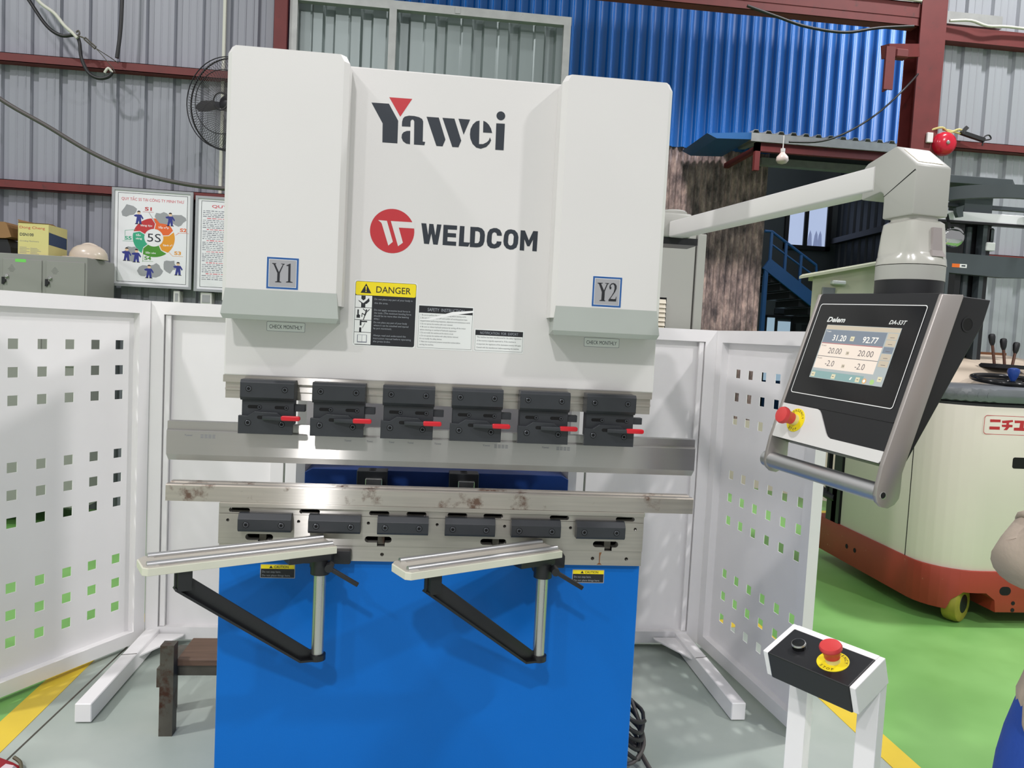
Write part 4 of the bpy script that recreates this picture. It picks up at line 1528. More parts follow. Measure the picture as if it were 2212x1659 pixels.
m = MB('white_frame')
pbox(m, 0, .014, 0, LY, -HB, 0, .002)
pbox(m, LX - .014, LX, 0, LY, -HB, 0, .002)
pbox(m, .014, LX - .014, LY - .017, LY, -HB, 0)
m.build('bracket', pd)
m = MB('black_paint')
pbox(m, .014, LX - .014, -.002, LY - .017, -HB - .002, .001, .003)
m.build('box', pd)
top = (PC + ev * LY - en * HB)
for a in (.004, LX - .054):
    m = MB('white_frame')
    o_ = Vector((PC.x, PC.y, 0)) + eu * a + eh * (LY * .93 - .004)
    m.prism([(0, 0), (.050, 0), (.050, .030), (0, .030)], o_, eu, eh, Z, .008, .79, .002)
    m.build('leg', pd)
m = MB('white_frame')
o_ = Vector((PC.x, PC.y, 0))
m.prism([(-.03, -.05), (LX + .03, -.05), (LX + .03, LY + .10), (-.03, LY + .10)], o_, eu, eh, Z, 0, .008)
m.build('foot_plate', pd)
cc = PC + eu * .064 + ev * (LY * .43) + en * .001
m = MB('black_gloss')
m.lathe([(.0165, 0), (.016, .008), (.015, .013)], cc, en, 28)
m.use('chrome').lathe([(.0158, .009), (.0172, .010), (.0160, .0135), (.015, .0138)], cc, en, 28, cap=False)
m.use('black_gloss').lathe([(.0150, .0137), (.010, .0142)], cc, en, 28)
m.build('push_button', pd, 40)
estop(pd, PC + eu * .153 + ev * (LY * .41) + en * .001, en, eu, .0355)

# ================================================================ safety fence panels
HOLE_Z = [1.398, 1.2875, 1.177, .915, .8055, .696, .4365, .3265, .217]


def perforated(m, w, z0, z1, y0, y1, cols, rows, h):
    xs = sorted({0.0, w} | {round(c + s * h / 2, 5) for c in cols for s in (-1, 1)})
    zs = sorted({z0, z1} | {round(r + s * h / 2, 5) for r in rows for s in (-1, 1)})

    def hole(i, k):
        if i < 0 or k < 0 or i >= len(xs) - 1 or k >= len(zs) - 1:
            return True
        cx, cz = (xs[i] + xs[i + 1]) / 2, (zs[k] + zs[k + 1]) / 2
        return any(abs(cx - c) < h / 4 for c in cols) and any(abs(cz - r) < h / 4 for r in rows)
    for i in range(len(xs) - 1):
        for k in range(len(zs) - 1):
            if hole(i, k):
                continue
            a, b, c, d = xs[i], xs[i + 1], zs[k], zs[k + 1]
            m.add([(a, y0, c), (b, y0, c), (b, y0, d), (a, y0, d)], [(0, 1, 2, 3)])
            m.add([(a, y1, c), (b, y1, c), (b, y1, d), (a, y1, d)], [(3, 2, 1, 0)])
            if hole(i - 1, k):
                m.add([(a, y0, c), (a, y0, d), (a, y1, d), (a, y1, c)], [(0, 1, 2, 3)])
            if hole(i + 1, k):
                m.add([(b, y0, c), (b, y1, c), (b, y1, d), (b, y0, d)], [(0, 1, 2, 3)])
            if hole(i, k - 1):
                m.add([(a, y0, c), (a, y1, c), (b, y1, c), (b, y0, c)], [(0, 1, 2, 3)])
            if hole(i, k + 1):
                m.add([(a, y0, d), (b, y0, d), (b, y1, d), (a, y1, d)], [(0, 1, 2, 3)])


def fence(label, loc, rot, w, side, holes, first=.125, z0=.025, z1=1.6, fw=.058, fd=.045):
    """frame on the machine's side (local y from 0 to side*fd), sheet behind it"""
    t = thing('fence_panel', label, 'fence', loc, rotz=rot, local=True, group='white safety fence panels')
    ya, yb = sorted((0, side * fd))
    m = MB('white_frame')
    m.box(0, fw, ya, yb, z0, z1)
    m.box(w - fw, w, ya, yb, z0, z1)
    m.box(fw, w - fw, ya, yb, z1 - fw, z1)
    m.box(fw, w - fw, ya, yb, z0, z0 + fw)
    m.build('frame', t)
    m = MB('white_frame')
    sy = side * fd * .80
    ya, yb = sorted((sy, sy + side * .002))
    if holes:
        perforated(m, w - .02, z0 + .03, z1 - .03, ya, yb, [first + .1187 * i - .01 for i in range(6)], HOLE_Z, .0405)
        m.v = [p + X * .01 for p in m.v]
    else:
        m.box(.02, w - .02, ya, yb, z0 + .03, z1 - .03)
    m.build('sheet', t)
    return t


aL = radians(-120)
fence('white fence panel with rows of square holes beside the lockers', (-.734, 1.373, 0), aL, .85, -1, True, .130)
fence('white fence panel with rows of square holes in front of the forklift', (1.934, 1.376, 0), radians(-85), .895, 1, True, .168)
fb = fence('plain white fence panel between the lockers and the machine', (-.736, 1.382, 0), 0, .608, 1, False)
fc = fence('plain white fence panel under the grey control cabinet', (1.318, 1.378, 0), 0, .618, 1, False)
fm = fence('plain white fence panel behind the machine', (-.118, 1.38, 0), 0, 1.425, 1, False)
for t, x in ((fb, .038), (fc, .53)):
    m = MB('white_frame')
    m.box(x - .030, x + .030, -.74, .03, .004, .076, .003)
    s = 1 if x < .3 else -1
    m.prism([(x + s * .03, -.01), (x + s * .145, -.01), (x + s * .145, -.03), (x + s * .03, -.26)], (0, 0, .05), X, Y, Z, 0, .006)
    m.use('raw_steel')
    m.bar((x - .03, -.30, .0765), (x + .03, -.285, .0765), .004, .001)
    m.build('foot', t)
    m = MB('white_frame')
    hx = .064 if s > 0 else .618 - .086
    m.box(hx, hx + .022, .008, .022, .085, 1.54)
    m.build('hinge_strip', t)

# electrical cabinet behind the fence
ec = thing('control_cabinet', 'grey electrical cabinet with louvres behind the fence, by the swing arm', 'cabinet', (1.75, 1.75, 0))
m = MB('grey_plastic')
m.box(1.30, 1.845, 1.52, 2.0, 0.05, 2.085, .004)
m.build('body', ec)
m = MB('grey_plastic')
m.box(1.852, 1.895, 1.51, 2.0, 0.05, 2.082, .003)
m.build('door_edge', ec)
m = MB('cream_plastic')
for i in range(8):
    z = 1.735 - i * .0225
    m.prism([(-.0, -.011), (-.014, -.011), (-.003, .010), (0, .010)], (1.55, 1.52, z), Y, Z, X, 0, .155)
m.use('black_void').rect(1.545, 1.71, 1.56, 1.755, (0, 1.5195, 0), *FR)
m.build('louvre', ec)

# ================================================================ steel bench behind the machine
bn = thing('steel_bench', 'low rusty steel bench with a wooden top behind the blue base', 'bench', (-.2, .8, 0))
for x, y in ((-.395, .545), (-.445, .72), (-.13, .66), (-.13, .74)):
    m = MB('raw_steel')
    m.box(x, x + .048, y, y + .048, 0, .34 if y < .6 else .245)
    if x < 0 and y < .6:
        m.box(x - .014, x + .004, y + .01, y + .05, .18, .25)
    m.build('leg', bn)
m = MB('raw_steel')
for y in (.60, .735):
    m.box(-.36, -.09, y, y + .04, .205, .245)
m.box(-.39, -.355, .57, .76, .215, .255)
m.build('rail', bn)
m = MB('wood')
m.box(-.350, -.082, .585, .79, .2465, .272, .003)
m.build('top', bn)

# ================================================================ coiled hose beside the base
hs = thing('hose_coil', 'coil of dark hose on the floor beside the blue base', 'hose', (1.29, .3, 0))
pts = []
random.seed(3)
for k in range(5):
    for i in range(10):
        a = 2 * pi * i / 10
        pts.append((1.287 + (.058 + .003 * k) * cos(a) * (.95 if k % 2 else 1.05), .36 + (.15) * sin(a) * .8, .045 + k * .032 + .075 * (cos(a) * -.5 + .5) + random.uniform(-.004, .004)))
pts = [p for p in pts]
m = MB('cable_black')
m.tube(pts, .0075, 8, 3)
m.build('hose', hs, 60)
m = MB('cable_grey')
m.tube([(1.33, .42, .20), (1.350, .36, .14), (1.352, .30, .09), (1.30, .24, .06), (1.255, .25, .05)], .0075, 8, 6)
m.tube([(1.29, .36, .10), (1.345, .33, .05), (1.38, .22, .012), (1.44, .06, .009), (1.46, -.04, .009)], .009, 8, 6)
m.build('cable', hs, 60)

# crumpled wrapper on the floor
rg = MB('rag_red')
rg.loft([[Vector(p) for p in ((-.93, .26, .002), (-.79, .24, .002), (-.765, .345, .002), (-.84, .372, .002))],
         [Vector(p) for p in ((-.92, .28, .030), (-.81, .26, .022), (-.79, .335, .026), (-.84, .352, .034))],
         [Vector(p) for p in ((-.89, .30, .036), (-.84, .30, .026), (-.82, .325, .03), (-.85, .335, .040))]])
rg.use('rag_white').loft([[Vector(p) for p in ((-.82, .25, .002), (-.76, .24, .002), (-.76, .325, .002), (-.80, .32, .002))],
                          [Vector(p) for p in ((-.81, .265, .034), (-.77, .26, .026), (-.775, .31, .03), (-.80, .31, .036))]])
rg.use('olive').tube([(-.80, .36, .03), (-.772, .345, .02), (-.75, .31, .01), (-.72, .27, .006)], .006, 6, 4)
tag(rg.build('wrapper', None, 40), 'crumpled red and white wrapper on the grey floor', 'wrapper')
# ================================================================ things along the back wall
lk = thing('locker', 'grey steel locker with small keyed doors, in front of the corrugated wall', 'locker', (-2.3, 3.6, 0))
m = MB('locker_grey')
m.box(-3.3, -1.852, 3.40, 3.87, 0.15, 1.914, .003)
m.build('body', lk)
for x, y in ((-3.28, 3.42), (-3.28, 3.81), (-1.90, 3.42), (-1.90, 3.81)):
    m = MB('raw_steel')
    m.box(x, x + .04, y, y + .04, 0, .15)
    m.build('leg', lk)
for i in range(5):
    x = -2.118 - i * .281
    m = MB('locker_grey')
    m.box(x, x + .252, 3.392, 3.40, 1.15, 1.877, .002)
    m.use('ink_dark')
    for r in range(6):
        w = .048 - abs(r - 3) * .012
        m.rect(x + .058 - w / 2, x + .058 + w / 2, 1.832 - r * .0085, 1.8335 - r * .0085, (0, 3.3918, 0), *FR)
    if i == 1:
        m.use('label_green').rect(x + .08, x + .15, 1.857, 1.878, (0, 3.3915, 0), *FR)
    dr = m.build('door', lk)
    m = MB('chrome')
    m.lathe([(.013, 0), (.013, .010), (.009, .014)], (x + .028, 3.392, 1.757), (0, -1, 0), 16)
    m.use('black_paint').box(x + .012, x + .024, 3.375, 3.392, 1.715, 1.735)
    m.box(x - .004, x + .012, 3.385, 3.392, 1.70, 1.75)
    m.build('lock', dr)
yb = thing('carton', 'yellow printed carton standing open on the grey locker', 'box', (-2.2, 3.6, 1.914))
m = MB('box_yellow')
m.box(-2.326, -2.127, 3.44, 3.72, 1.915, 2.128)
o = Vector((0, 3.4396, 0))
m.use('poster_red').text('Dong Cheng', -2.316, 2.092, .018, o, *FR, w=.165)
m.use('ink').text('DSN100', -2.314, 2.042, .020, o, *FR, w=.09, bold=.02)
m.use('text_grey').text('Grinding Machinery', -2.314, 2.003, .009, o, *FR, w=.125)
for r in range(5):
    m.rect(-2.316, -2.27 + .02 * (r % 2), 1.962 - r * .0095, 1.9645 - r * .0095, o, *FR)
    m.rect(-2.245, -2.20 + .012 * (r % 3), 1.958 - r * .0095, 1.9605 - r * .0095, o, *FR)
m.use('box_blue').flat([(3.445, 1.99), (3.715, 1.98), (3.715, 2.06), (3.445, 2.075)], (-2.1266, 0, 0), Y, Z)
m.build('body', yb)
m = MB('cardboard')
m.prism([(3.44, 2.128), (3.56, 2.128), (3.50, 2.137), (3.435, 2.133)], (-2.326, 0, 0), Y, Z, X, 0, .199)
m.prism([(-2.326, 2.128), (-2.20, 2.13), (-2.305, 2.148), (-2.34, 2.155)], (0, 3.46, 0), X, Z, Y, 0, .004)
m.prism([(-2.326, 2.128), (-2.22, 2.13), (-2.33, 2.14)], (0, 3.45, 0), X, Z, Y, 0, .25)
m.build('flap', yb)
kb_ = MB('cardboard')
kb_.prism([(-2.62, 2.01), (-2.415, 2.02), (-2.375, 2.03), (-2.405, 2.115), (-2.42, 2.13), (-2.62, 2.13)], (0, 3.45, 0), X, Z, Y, 0, .2)
kb_.use('black_paint').prism([(-2.60, 1.9145), (-2.385, 1.9145), (-2.39, 1.96), (-2.41, 2.012), (-2.60, 2.012)], (0, 3.47, 0), X, Z, Y, 0, .16)
tag(kb_.build('cardboard_box'), 'brown cardboard box on the locker, cut off by the picture edge', 'box')
# hard hat
hh_ = thing('hard_hat', 'worn white hard hat lying on the grey locker', 'helmet', (-1.935, 3.62, 1.915))
m = MB('helmet')
prof = []
c = Vector((-1.935, 3.62, 1.922))
rings = []
for r, h in ((.118, 0), (.119, .016), (.114, .040), (.098, .068), (.070, .089), (.035, .100), (.004, .103)):
    rings.append([c + Vector((r * 1.08 * cos(2 * pi * i / 28), r * .86 * sin(2 * pi * i / 28), h)) for i in range(28)])
m.loft(rings)
m.tube([c + Vector((x, y, z)) for x, y, z in ((-.10, -.02, .035), (-.05, -.015, .085), (.0, -.01, .106), (.06, -.01, .088), (.11, -.01, .035))], .008, 8, 4)
m.build('shell', hh_, 60)
m = MB('helmet')
br = []
for i in range(28):
    a = 2 * pi * i / 28
    e = .122 + (.055 if abs(a - pi) < 1.0 else .008) * max(0.15, cos((a - pi) * .8) if abs(a - pi) < 1.5 else .15)
    br.append((e * 1.06 * cos(a), e * .86 * sin(a)))
m.prism(br, c, X, Y, Z, -.005, .004)
m.build('brim', hh_)


def board(x0, x1, z0, z1, y, label, name='notice_board'):
    t = thing(name, label, 'notice board', ((x0 + x1) / 2, y, z0), 'framed boards on the back wall')
    m = MB('board_silver')
    fw = .019
    m.box(x0, x1, y - .02, y, z1 - fw, z1)
    m.box(x0, x1, y - .02, y, z0, z0 + fw)
    m.box(x0, x0 + fw, y - .02, y, z0 + fw, z1 - fw)
    m.box(x1 - fw, x1, y - .02, y, z0 + fw, z1 - fw)
    m.build('frame', t)
    m = MB('paper')
    m.box(x0 + fw, x1 - fw, y - .012, y - .002, z0 + fw, z1 - fw)
    o = Vector((0, y - .0121, 0))
    m.use('ink')
    a, b = [(x0 + .042, z0 + .035), (x1 - .04, z0 + .035), (x1 - .04, z1 - .035), (x0 + .042, z1 - .035)], [(x0 + .045, z0 + .038), (x1 - .043, z0 + .038), (x1 - .043, z1 - .038), (x0 + .045, z1 - .038)]
    m.flat(a, o, *FR, d=.0004, holes=[b])
    return t, m, o


BX0, BX1, BZ0, BZ1 = -1.884, -1.297, 1.748, 2.484
t, m, o = board(BX0, BX1, BZ0, BZ1, 3.90, 'silver framed notice board with a five-colour 5S ring')
m.step = 6e-6
W5, H5 = BX1 - BX0, BZ1 - BZ0
m.use('text_pink').text('QUY TẮC 5S TẠI CÔNG TY MINH THƯ', BX0 + W5 * .50, BZ0 + H5 * .878, .022, o, *FR, d=.0005, w=W5 * .77, align='c', bold=0)
rc = (BX0 + W5 * .52, BZ0 + H5 * .512)
R1, R0 = .150, .068
for a0, mt in ((97, 'poster_red'), (25, 'poster_orange'), (-47, 'poster_amber'), (-119, 'poster_green'), (-191, 'poster_teal')):
    a1 = a0 + 67
    pts = [(R1, a0 + 67 * i / 10) for i in range(11)] + [(R0, a0 + 67 - 67 * i / 10 - 6) for i in range(11)]
    pts.insert(11, ((R1 + R0) / 2, a1 + 9 - 18))
    pts.append(((R1 + R0) / 2, a0 - 11))
    m.use(mt).flat([(rc[0] + r * 1.02 * cos(radians(a)), rc[1] + r * .97 * sin(radians(a))) for r, a in pts], o, *FR, d=.0004)
m.use('line_white')
for s_, dx, dz, w in (('Sàng lọc', -.055, .088, .085), ('Sắp xếp', .07, .080, .075), ('Sạch sẽ', .103, -.052, .07), ('Săn sóc', -.02, -.115, .075), ('Sẵn', -.112, .012, .035), ('sàng', -.108, -.012, .045)):
    m.text(s_, rc[0] + dx, rc[1] + dz - .006, .014, o, *FR, d=.0008, w=w, align='c', bold=.015)
m.use('ink').text('5S', rc[0] + .002, rc[1] - .030, .064, o, *FR, d=.0006, w=.098, align='c')
for s_, fx, fz, mt in (('S1', .445, .785, 'poster_red'), ('S2', .885, .59, 'poster_orange'), ('S3', .82, .352, 'poster_amber'), ('S4', .45, .283, 'poster_green'), ('S5', .205, .478, 'poster_teal')):
    m.use(mt).text(s_, BX0 + W5 * fx, BZ0 + H5 * fz, .026, o, *FR, d=.0005, w=.05, align='c', bold=.03)
    m.rect(BX0 + W5 * fx - .04, BX0 + W5 * fx + .04, BZ0 + H5 * fz - .012, BZ0 + H5 * fz - .010, o, *FR, d=.0005)
for (x0, z0), (x1, z1), mt in (((.455, .765), (.54, .66), 'ink'), ((.83, .575), (.79, .55), 'poster_orange'), ((.71, .375), (.76, .335), 'poster_amber'), ((.39, .26), (.395, .40), 'poster_green'), ((.165, .57), (.165, .47), 'poster_teal'), ((.165, .57), (.30, .585), 'poster_teal')):
    a, b = Vector((BX0 + W5 * x0, BZ0 + H5 * z0)), Vector((BX0 + W5 * x1, BZ0 + H5 * z1))
    q = (b - a).normalized() * .0012
    q = Vector((-q.y, q.x))
    m.use(mt).flat([a + q, a - q, b - q, b + q], o, *FR, d=.0005)
random.seed(11)
for fx, fz, rx, rz in ((.33, .715, -.07, .03), (.72, .715, -.055, -.01), (.72, .715, .055, -.015), (.19, .335, .03, .0), (.31, .325, -.03, -.01), (.47, .17, -.035, -.005), (.47, .17, .045, -.005), (.83, .215, -.065, .0)):
    cx, cz = BX0 + W5 * fx, BZ0 + H5 * fz
    m.use('poster_grey')
    n = 13
    m.flat([(cx + rx + (.055 + random.uniform(-.014, .010)) * cos(2 * pi * i / n), cz + rz + .01 + (.042 + random.uniform(-.012, .016)) * sin(2 * pi * i / n)) for i in range(n)], o, *FR, d=.0004)
    m.use('poster_navy').flat([(cx - .018, cz + .018), (cx + .018, cz + .018), (cx + .034, cz - .008), (cx + .028, cz - .018), (cx + .016, cz), (cx + .020, cz - .05), (cx + .004, cz - .05), (cx, cz - .025), (cx - .006, cz - .05), (cx - .021, cz - .05), (cx - .014, cz), (cx - .030, cz + .002), (cx - .036, cz + .012)], o, *FR, d=.0007)
    m.use('poster_skin').flat(circle(cx, cz + .031, .0125, 12), o, *FR, d=.0007)
    m.use('hair').flat(circle(cx, cz + .034, .0128, 12, 10, 170), o, *FR, d=.0009)
    m.rect(cx - .026, cx - .004, cz - .055, cz - .05, o, *FR, d=.0007)
    m.rect(cx + .003, cx + .025, cz - .055, cz - .05, o, *FR, d=.0007)
m.build('poster', t)
CX0, CX1, CZ0, CZ1 = -1.278, -.72, 1.74, 2.462
t, m, o = board(CX0, CX1, CZ0, CZ1, 3.90, 'silver framed notice board of printed text, half hidden behind the machine')
m.use('text_pink').text('QUY TẮC 5S', CX0 + .27, CZ1 - .083, .022, o, *FR, d=.0005, w=.30, align='c', bold=.01)
for r in range(38):
    z = CZ1 - .112 - r * .0140
    x = CX0 + .055 + (.03 if r % 6 == 4 else 0)
    m.use('text_pink' if r % 6 == 4 else 'text_grey')
    while x < CX1 - .075:
        w = random.uniform(.010, .034)
        m.rect(x, min(x + w, CX1 - .06), z, z + random.uniform(.003, .006), o, *FR, d=.0005)
        x += w + .007
m.build('poster', t)

# white sockets under the boards
for x0, x1, lab in ((-1.432, -1.385, 'small white wall socket below the 5S notice board'), (-1.232, -1.148, 'white double wall socket below the text notice board')):
    t = thing('wall_socket', lab, 'socket', ((x0 + x1) / 2, 3.95, 1.55), 'white wall sockets')
    m = MB('white_paint')
    m.box(x0, x1, 3.90, 3.99, 1.58, 1.735, .004)
    m.build('housing', t)
    m = MB('sticker_grey')
    m.box(x0 + .014, x1 - .012, 3.897, 3.9, 1.655, 1.715)
    m.build('socket_face', t)

# wall fan
fn = thing('wall_fan', 'black wall fan in its wire guard, half hidden behind the left cylinder cover', 'fan', (-.985, 3.55, 3.08))
fc_ = Vector((-.965, 3.55, 3.068))
fa = Vector((-.36, -.93, -.05)).normalized()
fu = Vector((.93, -.36, 0)).normalized()
fv = fa.cross(fu) * -1
m = MB('fan_black')


def fpt(r, a, d):
    return fc_ + fu * (r * cos(a)) + fv * (r * sin(a)) + fa * d


RF = .320
for r, d, tr in ((RF, .0, .006), (RF * .99, .05, .004), (.22, .085, .003), (.06, .10, .004)):
    m.tube([fpt(r, 2 * pi * i / 48, d) for i in range(48)], tr, 6, closed=True)
m.build('guard_ring', fn, 60)
m = MB('fan_wire')
for i in range(96):
    a = 2 * pi * i / 96
    m.tube([fpt(.05, a, .10), fpt(.2, a + .06, .09), fpt(RF * .93, a + .1, .058), fpt(RF, a + .1, 0), fpt(RF * .9, a + .1, -.05), fpt(.12, a, -.09)], .0014, 4)
tag(m.build('guard_wire', fn))
for k in range(3):
    m = MB('fan_black')
    a = radians(178 + 120 * k)
    m.loft([[fpt(.05, a - .35, .01), fpt(.05, a + .35, -.02), fpt(.05, a + .35, -.024), fpt(.05, a - .35, .006)],
            [fpt(.15, a - .28, .03), fpt(.15, a + .28, -.02), fpt(.15, a + .28, -.024), fpt(.15, a - .28, .026)],
            [fpt(.24, a - .16, .025), fpt(.24, a + .2, -.01), fpt(.24, a + .2, -.014), fpt(.24, a - .16, .021)],
            [fpt(.275, a - .03, .01), fpt(.275, a + .06, 0), fpt(.275, a + .06, -.004), fpt(.275, a - .03, .006)]])
    m.build('blade', fn, 50)
m = MB('fan_black')
m.lathe([(.055, -.02), (.055, .04), (.03, .06)], fc_, fa, 20)
m.lathe([(.07, -.16), (.075, -.06), (.06, -.03)], fc_, fa, 20)
m.bar(fc_ - fa * .14, Vector((-.96, 3.99, 2.95)), .05, .07)
m.build('motor', fn, 40)

# cables and the cable hanger with its turnbuckle
cb = MB('cable_grey')
cb.tube([(-2.25, 2.5, 2.93), (-1.965, 2.5, 2.725), (-1.714, 2.5, 2.594), (-1.458, 2.5, 2.457), (-1.2, 2.5, 2.362), (-.938, 2.5, 2.316), (-.70, 2.5, 2.305), (-.5, 2.5, 2.31)], .0125, 10, 6)
tag(cb.build('cable', None, 60), 'thick grey cable sagging across the corrugated wall to the machine', 'cable')
cb = MB('cable_black')
cb.tube([(-2.56, 3.75, 3.95), (-2.42, 3.75, 3.74), (-2.30, 3.75, 3.575), (-2.20, 3.75, 3.515), (-2.105, 3.75, 3.525), (-2.075, 3.75, 3.48), (-2.06, 3.75, 3.37), (-2.01, 3.75, 3.27), (-1.94, 3.75, 3.235), (-1.875, 3.75, 3.25), (-1.845, 3.75, 3.285)], .0125, 10, 6)
cb.use('cable_white').tube([(-1.845, 3.752, 3.285), (-1.87, 3.74, 3.31), (-1.895, 3.74, 3.275)], .009, 8, 4)
tag(cb.build('cable', None, 60), 'black cable looping below the turnbuckle on the corrugated wall', 'cable')
cb = MB('cable_white')
cb.tube([(-2.50, 3.73, 3.95), (-2.40, 3.73, 3.80), (-2.33, 3.73, 3.72), (-2.24, 3.73, 3.66), (-2.17, 3.73, 3.58), (-2.11, 3.73, 3.53), (-2.08, 3.73, 3.50)], .012, 10, 6)
tag(cb.build('cable', None, 60), 'white cable running down to the turnbuckle on the corrugated wall', 'cable')
cb = MB('cable_black')
cb.tube([(-1.822, 3.85, 4.1), (-1.824, 3.85, 3.85), (-1.832, 3.85, 3.62), (-1.853, 3.85, 3.42)], .014, 10, 6)
tag(cb.build('cable', None, 60), 'straight black cable hanging down to the upper wall rail', 'cable')
tb = thing('turnbuckle', 'rusty turnbuckle and hook holding the white cable to the upper wall rail', 'turnbuckle', (-1.99, 3.72, 3.45))
m = MB('raw_steel')
m.tube([(-2.03, 3.72, 3.493), (-1.955, 3.72, 3.432), (-1.948, 3.72, 3.445), (-2.022, 3.72, 3.506)], .006, 6, closed=True)
m.build('frame', tb)
m = MB('raw_steel')
m.tube([(-2.085, 3.72, 3.535), (-2.07, 3.72, 3.55), (-2.062, 3.72, 3.53), (-2.07, 3.72, 3.515), (-2.04, 3.72, 3.505), (-2.025, 3.72, 3.498)], .006, 6, 4)
m.build('hook', tb)
m = MB('raw_steel')
m.tube([(-1.95, 3.72, 3.437), (-1.92, 3.75, 3.405), (-1.86, 3.80, 3.33), (-1.845, 3.80, 3.30)], .003, 6)
m.tube([(-1.95, 3.72, 3.437), (-1.88, 3.80, 3.405), (-1.85, 3.87, 3.39)], .003, 6)
m.build('wire', tb)
cb = MB('cable_white')
cb.box(-1.135, -1.115, 3.965, 3.995, 2.5, 4.6)
tag(cb.build('cable_trunking'), 'thin pale trunking rising behind the wall fan', 'conduit')

# right: alarm bell, switch box, hanging bulb, loose cables
bl = thing('alarm_bell', 'round red alarm bell on the rail right of the red column', 'bell', (4.71, 3.85, 3.29))
m = MB('bell_red')
m.lathe([(.096, -.0), (.097, .03), (.088, .06), (.06, .078), (.02, .083)], (4.71, 3.87, 3.29), (-.05, -1, 0), 32)
m.build('gong', bl, 50)
m = MB('chrome')
m.lathe([(.016, .08), (.016, .088), (.008, .094)], (4.71, 3.87, 3.29), (-.05, -1, 0), 14)
m.build('nut', bl)
m = MB('red_oxide')
m.box(4.66, 4.76, 3.86, 3.91, 3.24, 3.36)
m.build('bracket', bl)
m = MB('white_paint')
m.box(4.553, 4.606, 3.835, 3.859, 3.29, 3.372, .004)
tag(m.build('switch_box'), 'small white box on the red column beside the bell', 'switch')
m = MB('box_yellow')
m.tube([(4.60, 3.87, 3.40), (4.68, 3.84, 3.42), (4.76, 3.86, 3.39), (4.84, 3.85, 3.42), (4.92, 3.86, 3.38), (4.80, 3.86, 3.40), (4.70, 3.86, 3.41)], .009, 6, 4)
m.use('cable_black').bar((4.86, 3.85, 3.395), (5.06, 3.84, 3.345), .035, .03)
m.bar((4.86, 3.85, 3.39), (4.90, 3.84, 3.44), .03, .03)
m.tube([(5.06, 3.84, 3.345), (5.12, 3.84, 3.36), (5.10, 3.84, 3.39), (5.06, 3.84, 3.37), (5.05, 3.84, 3.30)], .006, 6, 4)
tag(m.build('cable_bundle'), 'tangle of yellow and black cable lying over the red bell', 'cable')
bu = thing('light_bulb', 'pale bulb hanging below the awning', 'light bulb', (4.50, 6.45, 3.68))
m = MB('bulb_glass')
m.lathe([(.02, .13), (.03, .11), (.065, .07), (.07, .03), (.05, .0), (.01, -.012)], (4.50, 6.45, 3.665), Z, 20)
m.build('glass', bu, 50)
m = MB('white_paint')
m.cyl((4.50, 6.45, 3.79), (4.50, 6.45, 3.83), .026, 14)
m.cyl((4.50, 6.45, 3.83), (4.50, 6.45, 3.98), .006, 8)
m.build('cap', bu)
m = MB('cable_black')
m.tube([(4.44, 3.86, 3.84), (4.22, 3.7, 3.64), (4.04, 3.7, 3.46), (3.85, 3.7, 3.32), (3.67, 3.7, 3.225), (3.51, 3.7, 3.18), (3.3, 3.7, 3.165)], .008, 8, 5)
tag(m.build('cable', None, 60), 'thin dark cable drooping from the red column across the blue sheets', 'cable')
m = MB('cable_black')
m.tube([(2.9, 3.75, 4.20), (3.15, 3.75, 4.14), (3.40, 3.75, 4.085), (3.72, 3.75, 4.07), (4.0, 3.75, 4.13), (4.3, 3.75, 4.17)], .012, 8, 5)
tag(m.build('cable', None, 60), 'black cable sagging under the red beam over the blue sheets', 'cable')
m = MB('cable_white')
m.tube([(1.9, 3.86, 4.43), (2.6, 3.86, 4.435), (3.3, 3.86, 4.425), (4.0, 3.86, 4.43), (4.42, 3.86, 4.425)], .012, 8, 4)
tag(m.build('cable', None, 60), 'white cable lying along the top of the red beam', 'cable')
m = MB('cable_white')
m.tube([(4.68, 3.86, 4.29), (4.85, 3.84, 4.30), (5.0, 3.84, 4.27), (5.2, 3.85, 4.285), (5.6, 3.86, 4.28)], .012, 8, 4)
tag(m.build('cable', None, 60), 'white cable lying on the rail right of the red column', 'cable')

# ================================================================ reach truck
tk = thing('reach_truck', 'cream and red stand-on forklift truck parked on the green floor', 'forklift', (4.3, 2.4, 0))


def outline(off=0.0, yb=2.75):
    """plan of the body: left side x=3.43, rounded corner, front y=1.70"""
    r = .26
    x0, y0, x1 = 3.43 - off, 1.70 - off, 4.70 + off
    out = [(x0, yb)]
    for i in range(9):
        a = radians(180 + 90 * i / 8)
        out.append((x0 + r + r * cos(a), y0 + r + r * sin(a)))
    for i in range(9):
        a = radians(270 + 90 * i / 8)
        out.append((x1 - r + r * cos(a), y0 + r + r * sin(a)))
    out.append((x1, yb))
    return out


m = MB('truck_cream')
m.prism(outline(), (0, 0, 0), X, Y, Z, .31, 1.262, .008)
body = m.build('body', tk, 30)
m = MB('black_void')
m.prism([(1.998, .31), (2.004, .31), (2.004, 1.26), (1.998, 1.26)], (3.4285, 0, 0), Y, Z, X, 0, .003)
m.prism(rrect(3.828, 4.05, .918, .981, .012), (0, 1.6985, 0), X, Z, Y, 0, .003)
m.build('recess', body)
m = MB('truck_red')
ob_ = outline(.012, 3.10)
m.prism(ob_, (0, 0, 0), X, Y, Z, .09, .325, .004)
sk = m.build('chassis', tk, 30)
cm = MB('black_void')
cm.prism([(3.52, .0), (3.52, .07), (3.545, .15), (3.60, .20), (3.73, .20), (3.785, .16), (3.80, .06), (3.80, .0)], (0, 1.5, 0), X, Z, Y, 0, .75)
cut(sk, cm.build('cutter'))
m = MB('black_void')
for x, z in ((3.90, .115), (3.90, .075)):
    m.lathe([(.012, 0), (.012, .001)], (x, 1.6875, z + .03), (0, -1, 0), 12)
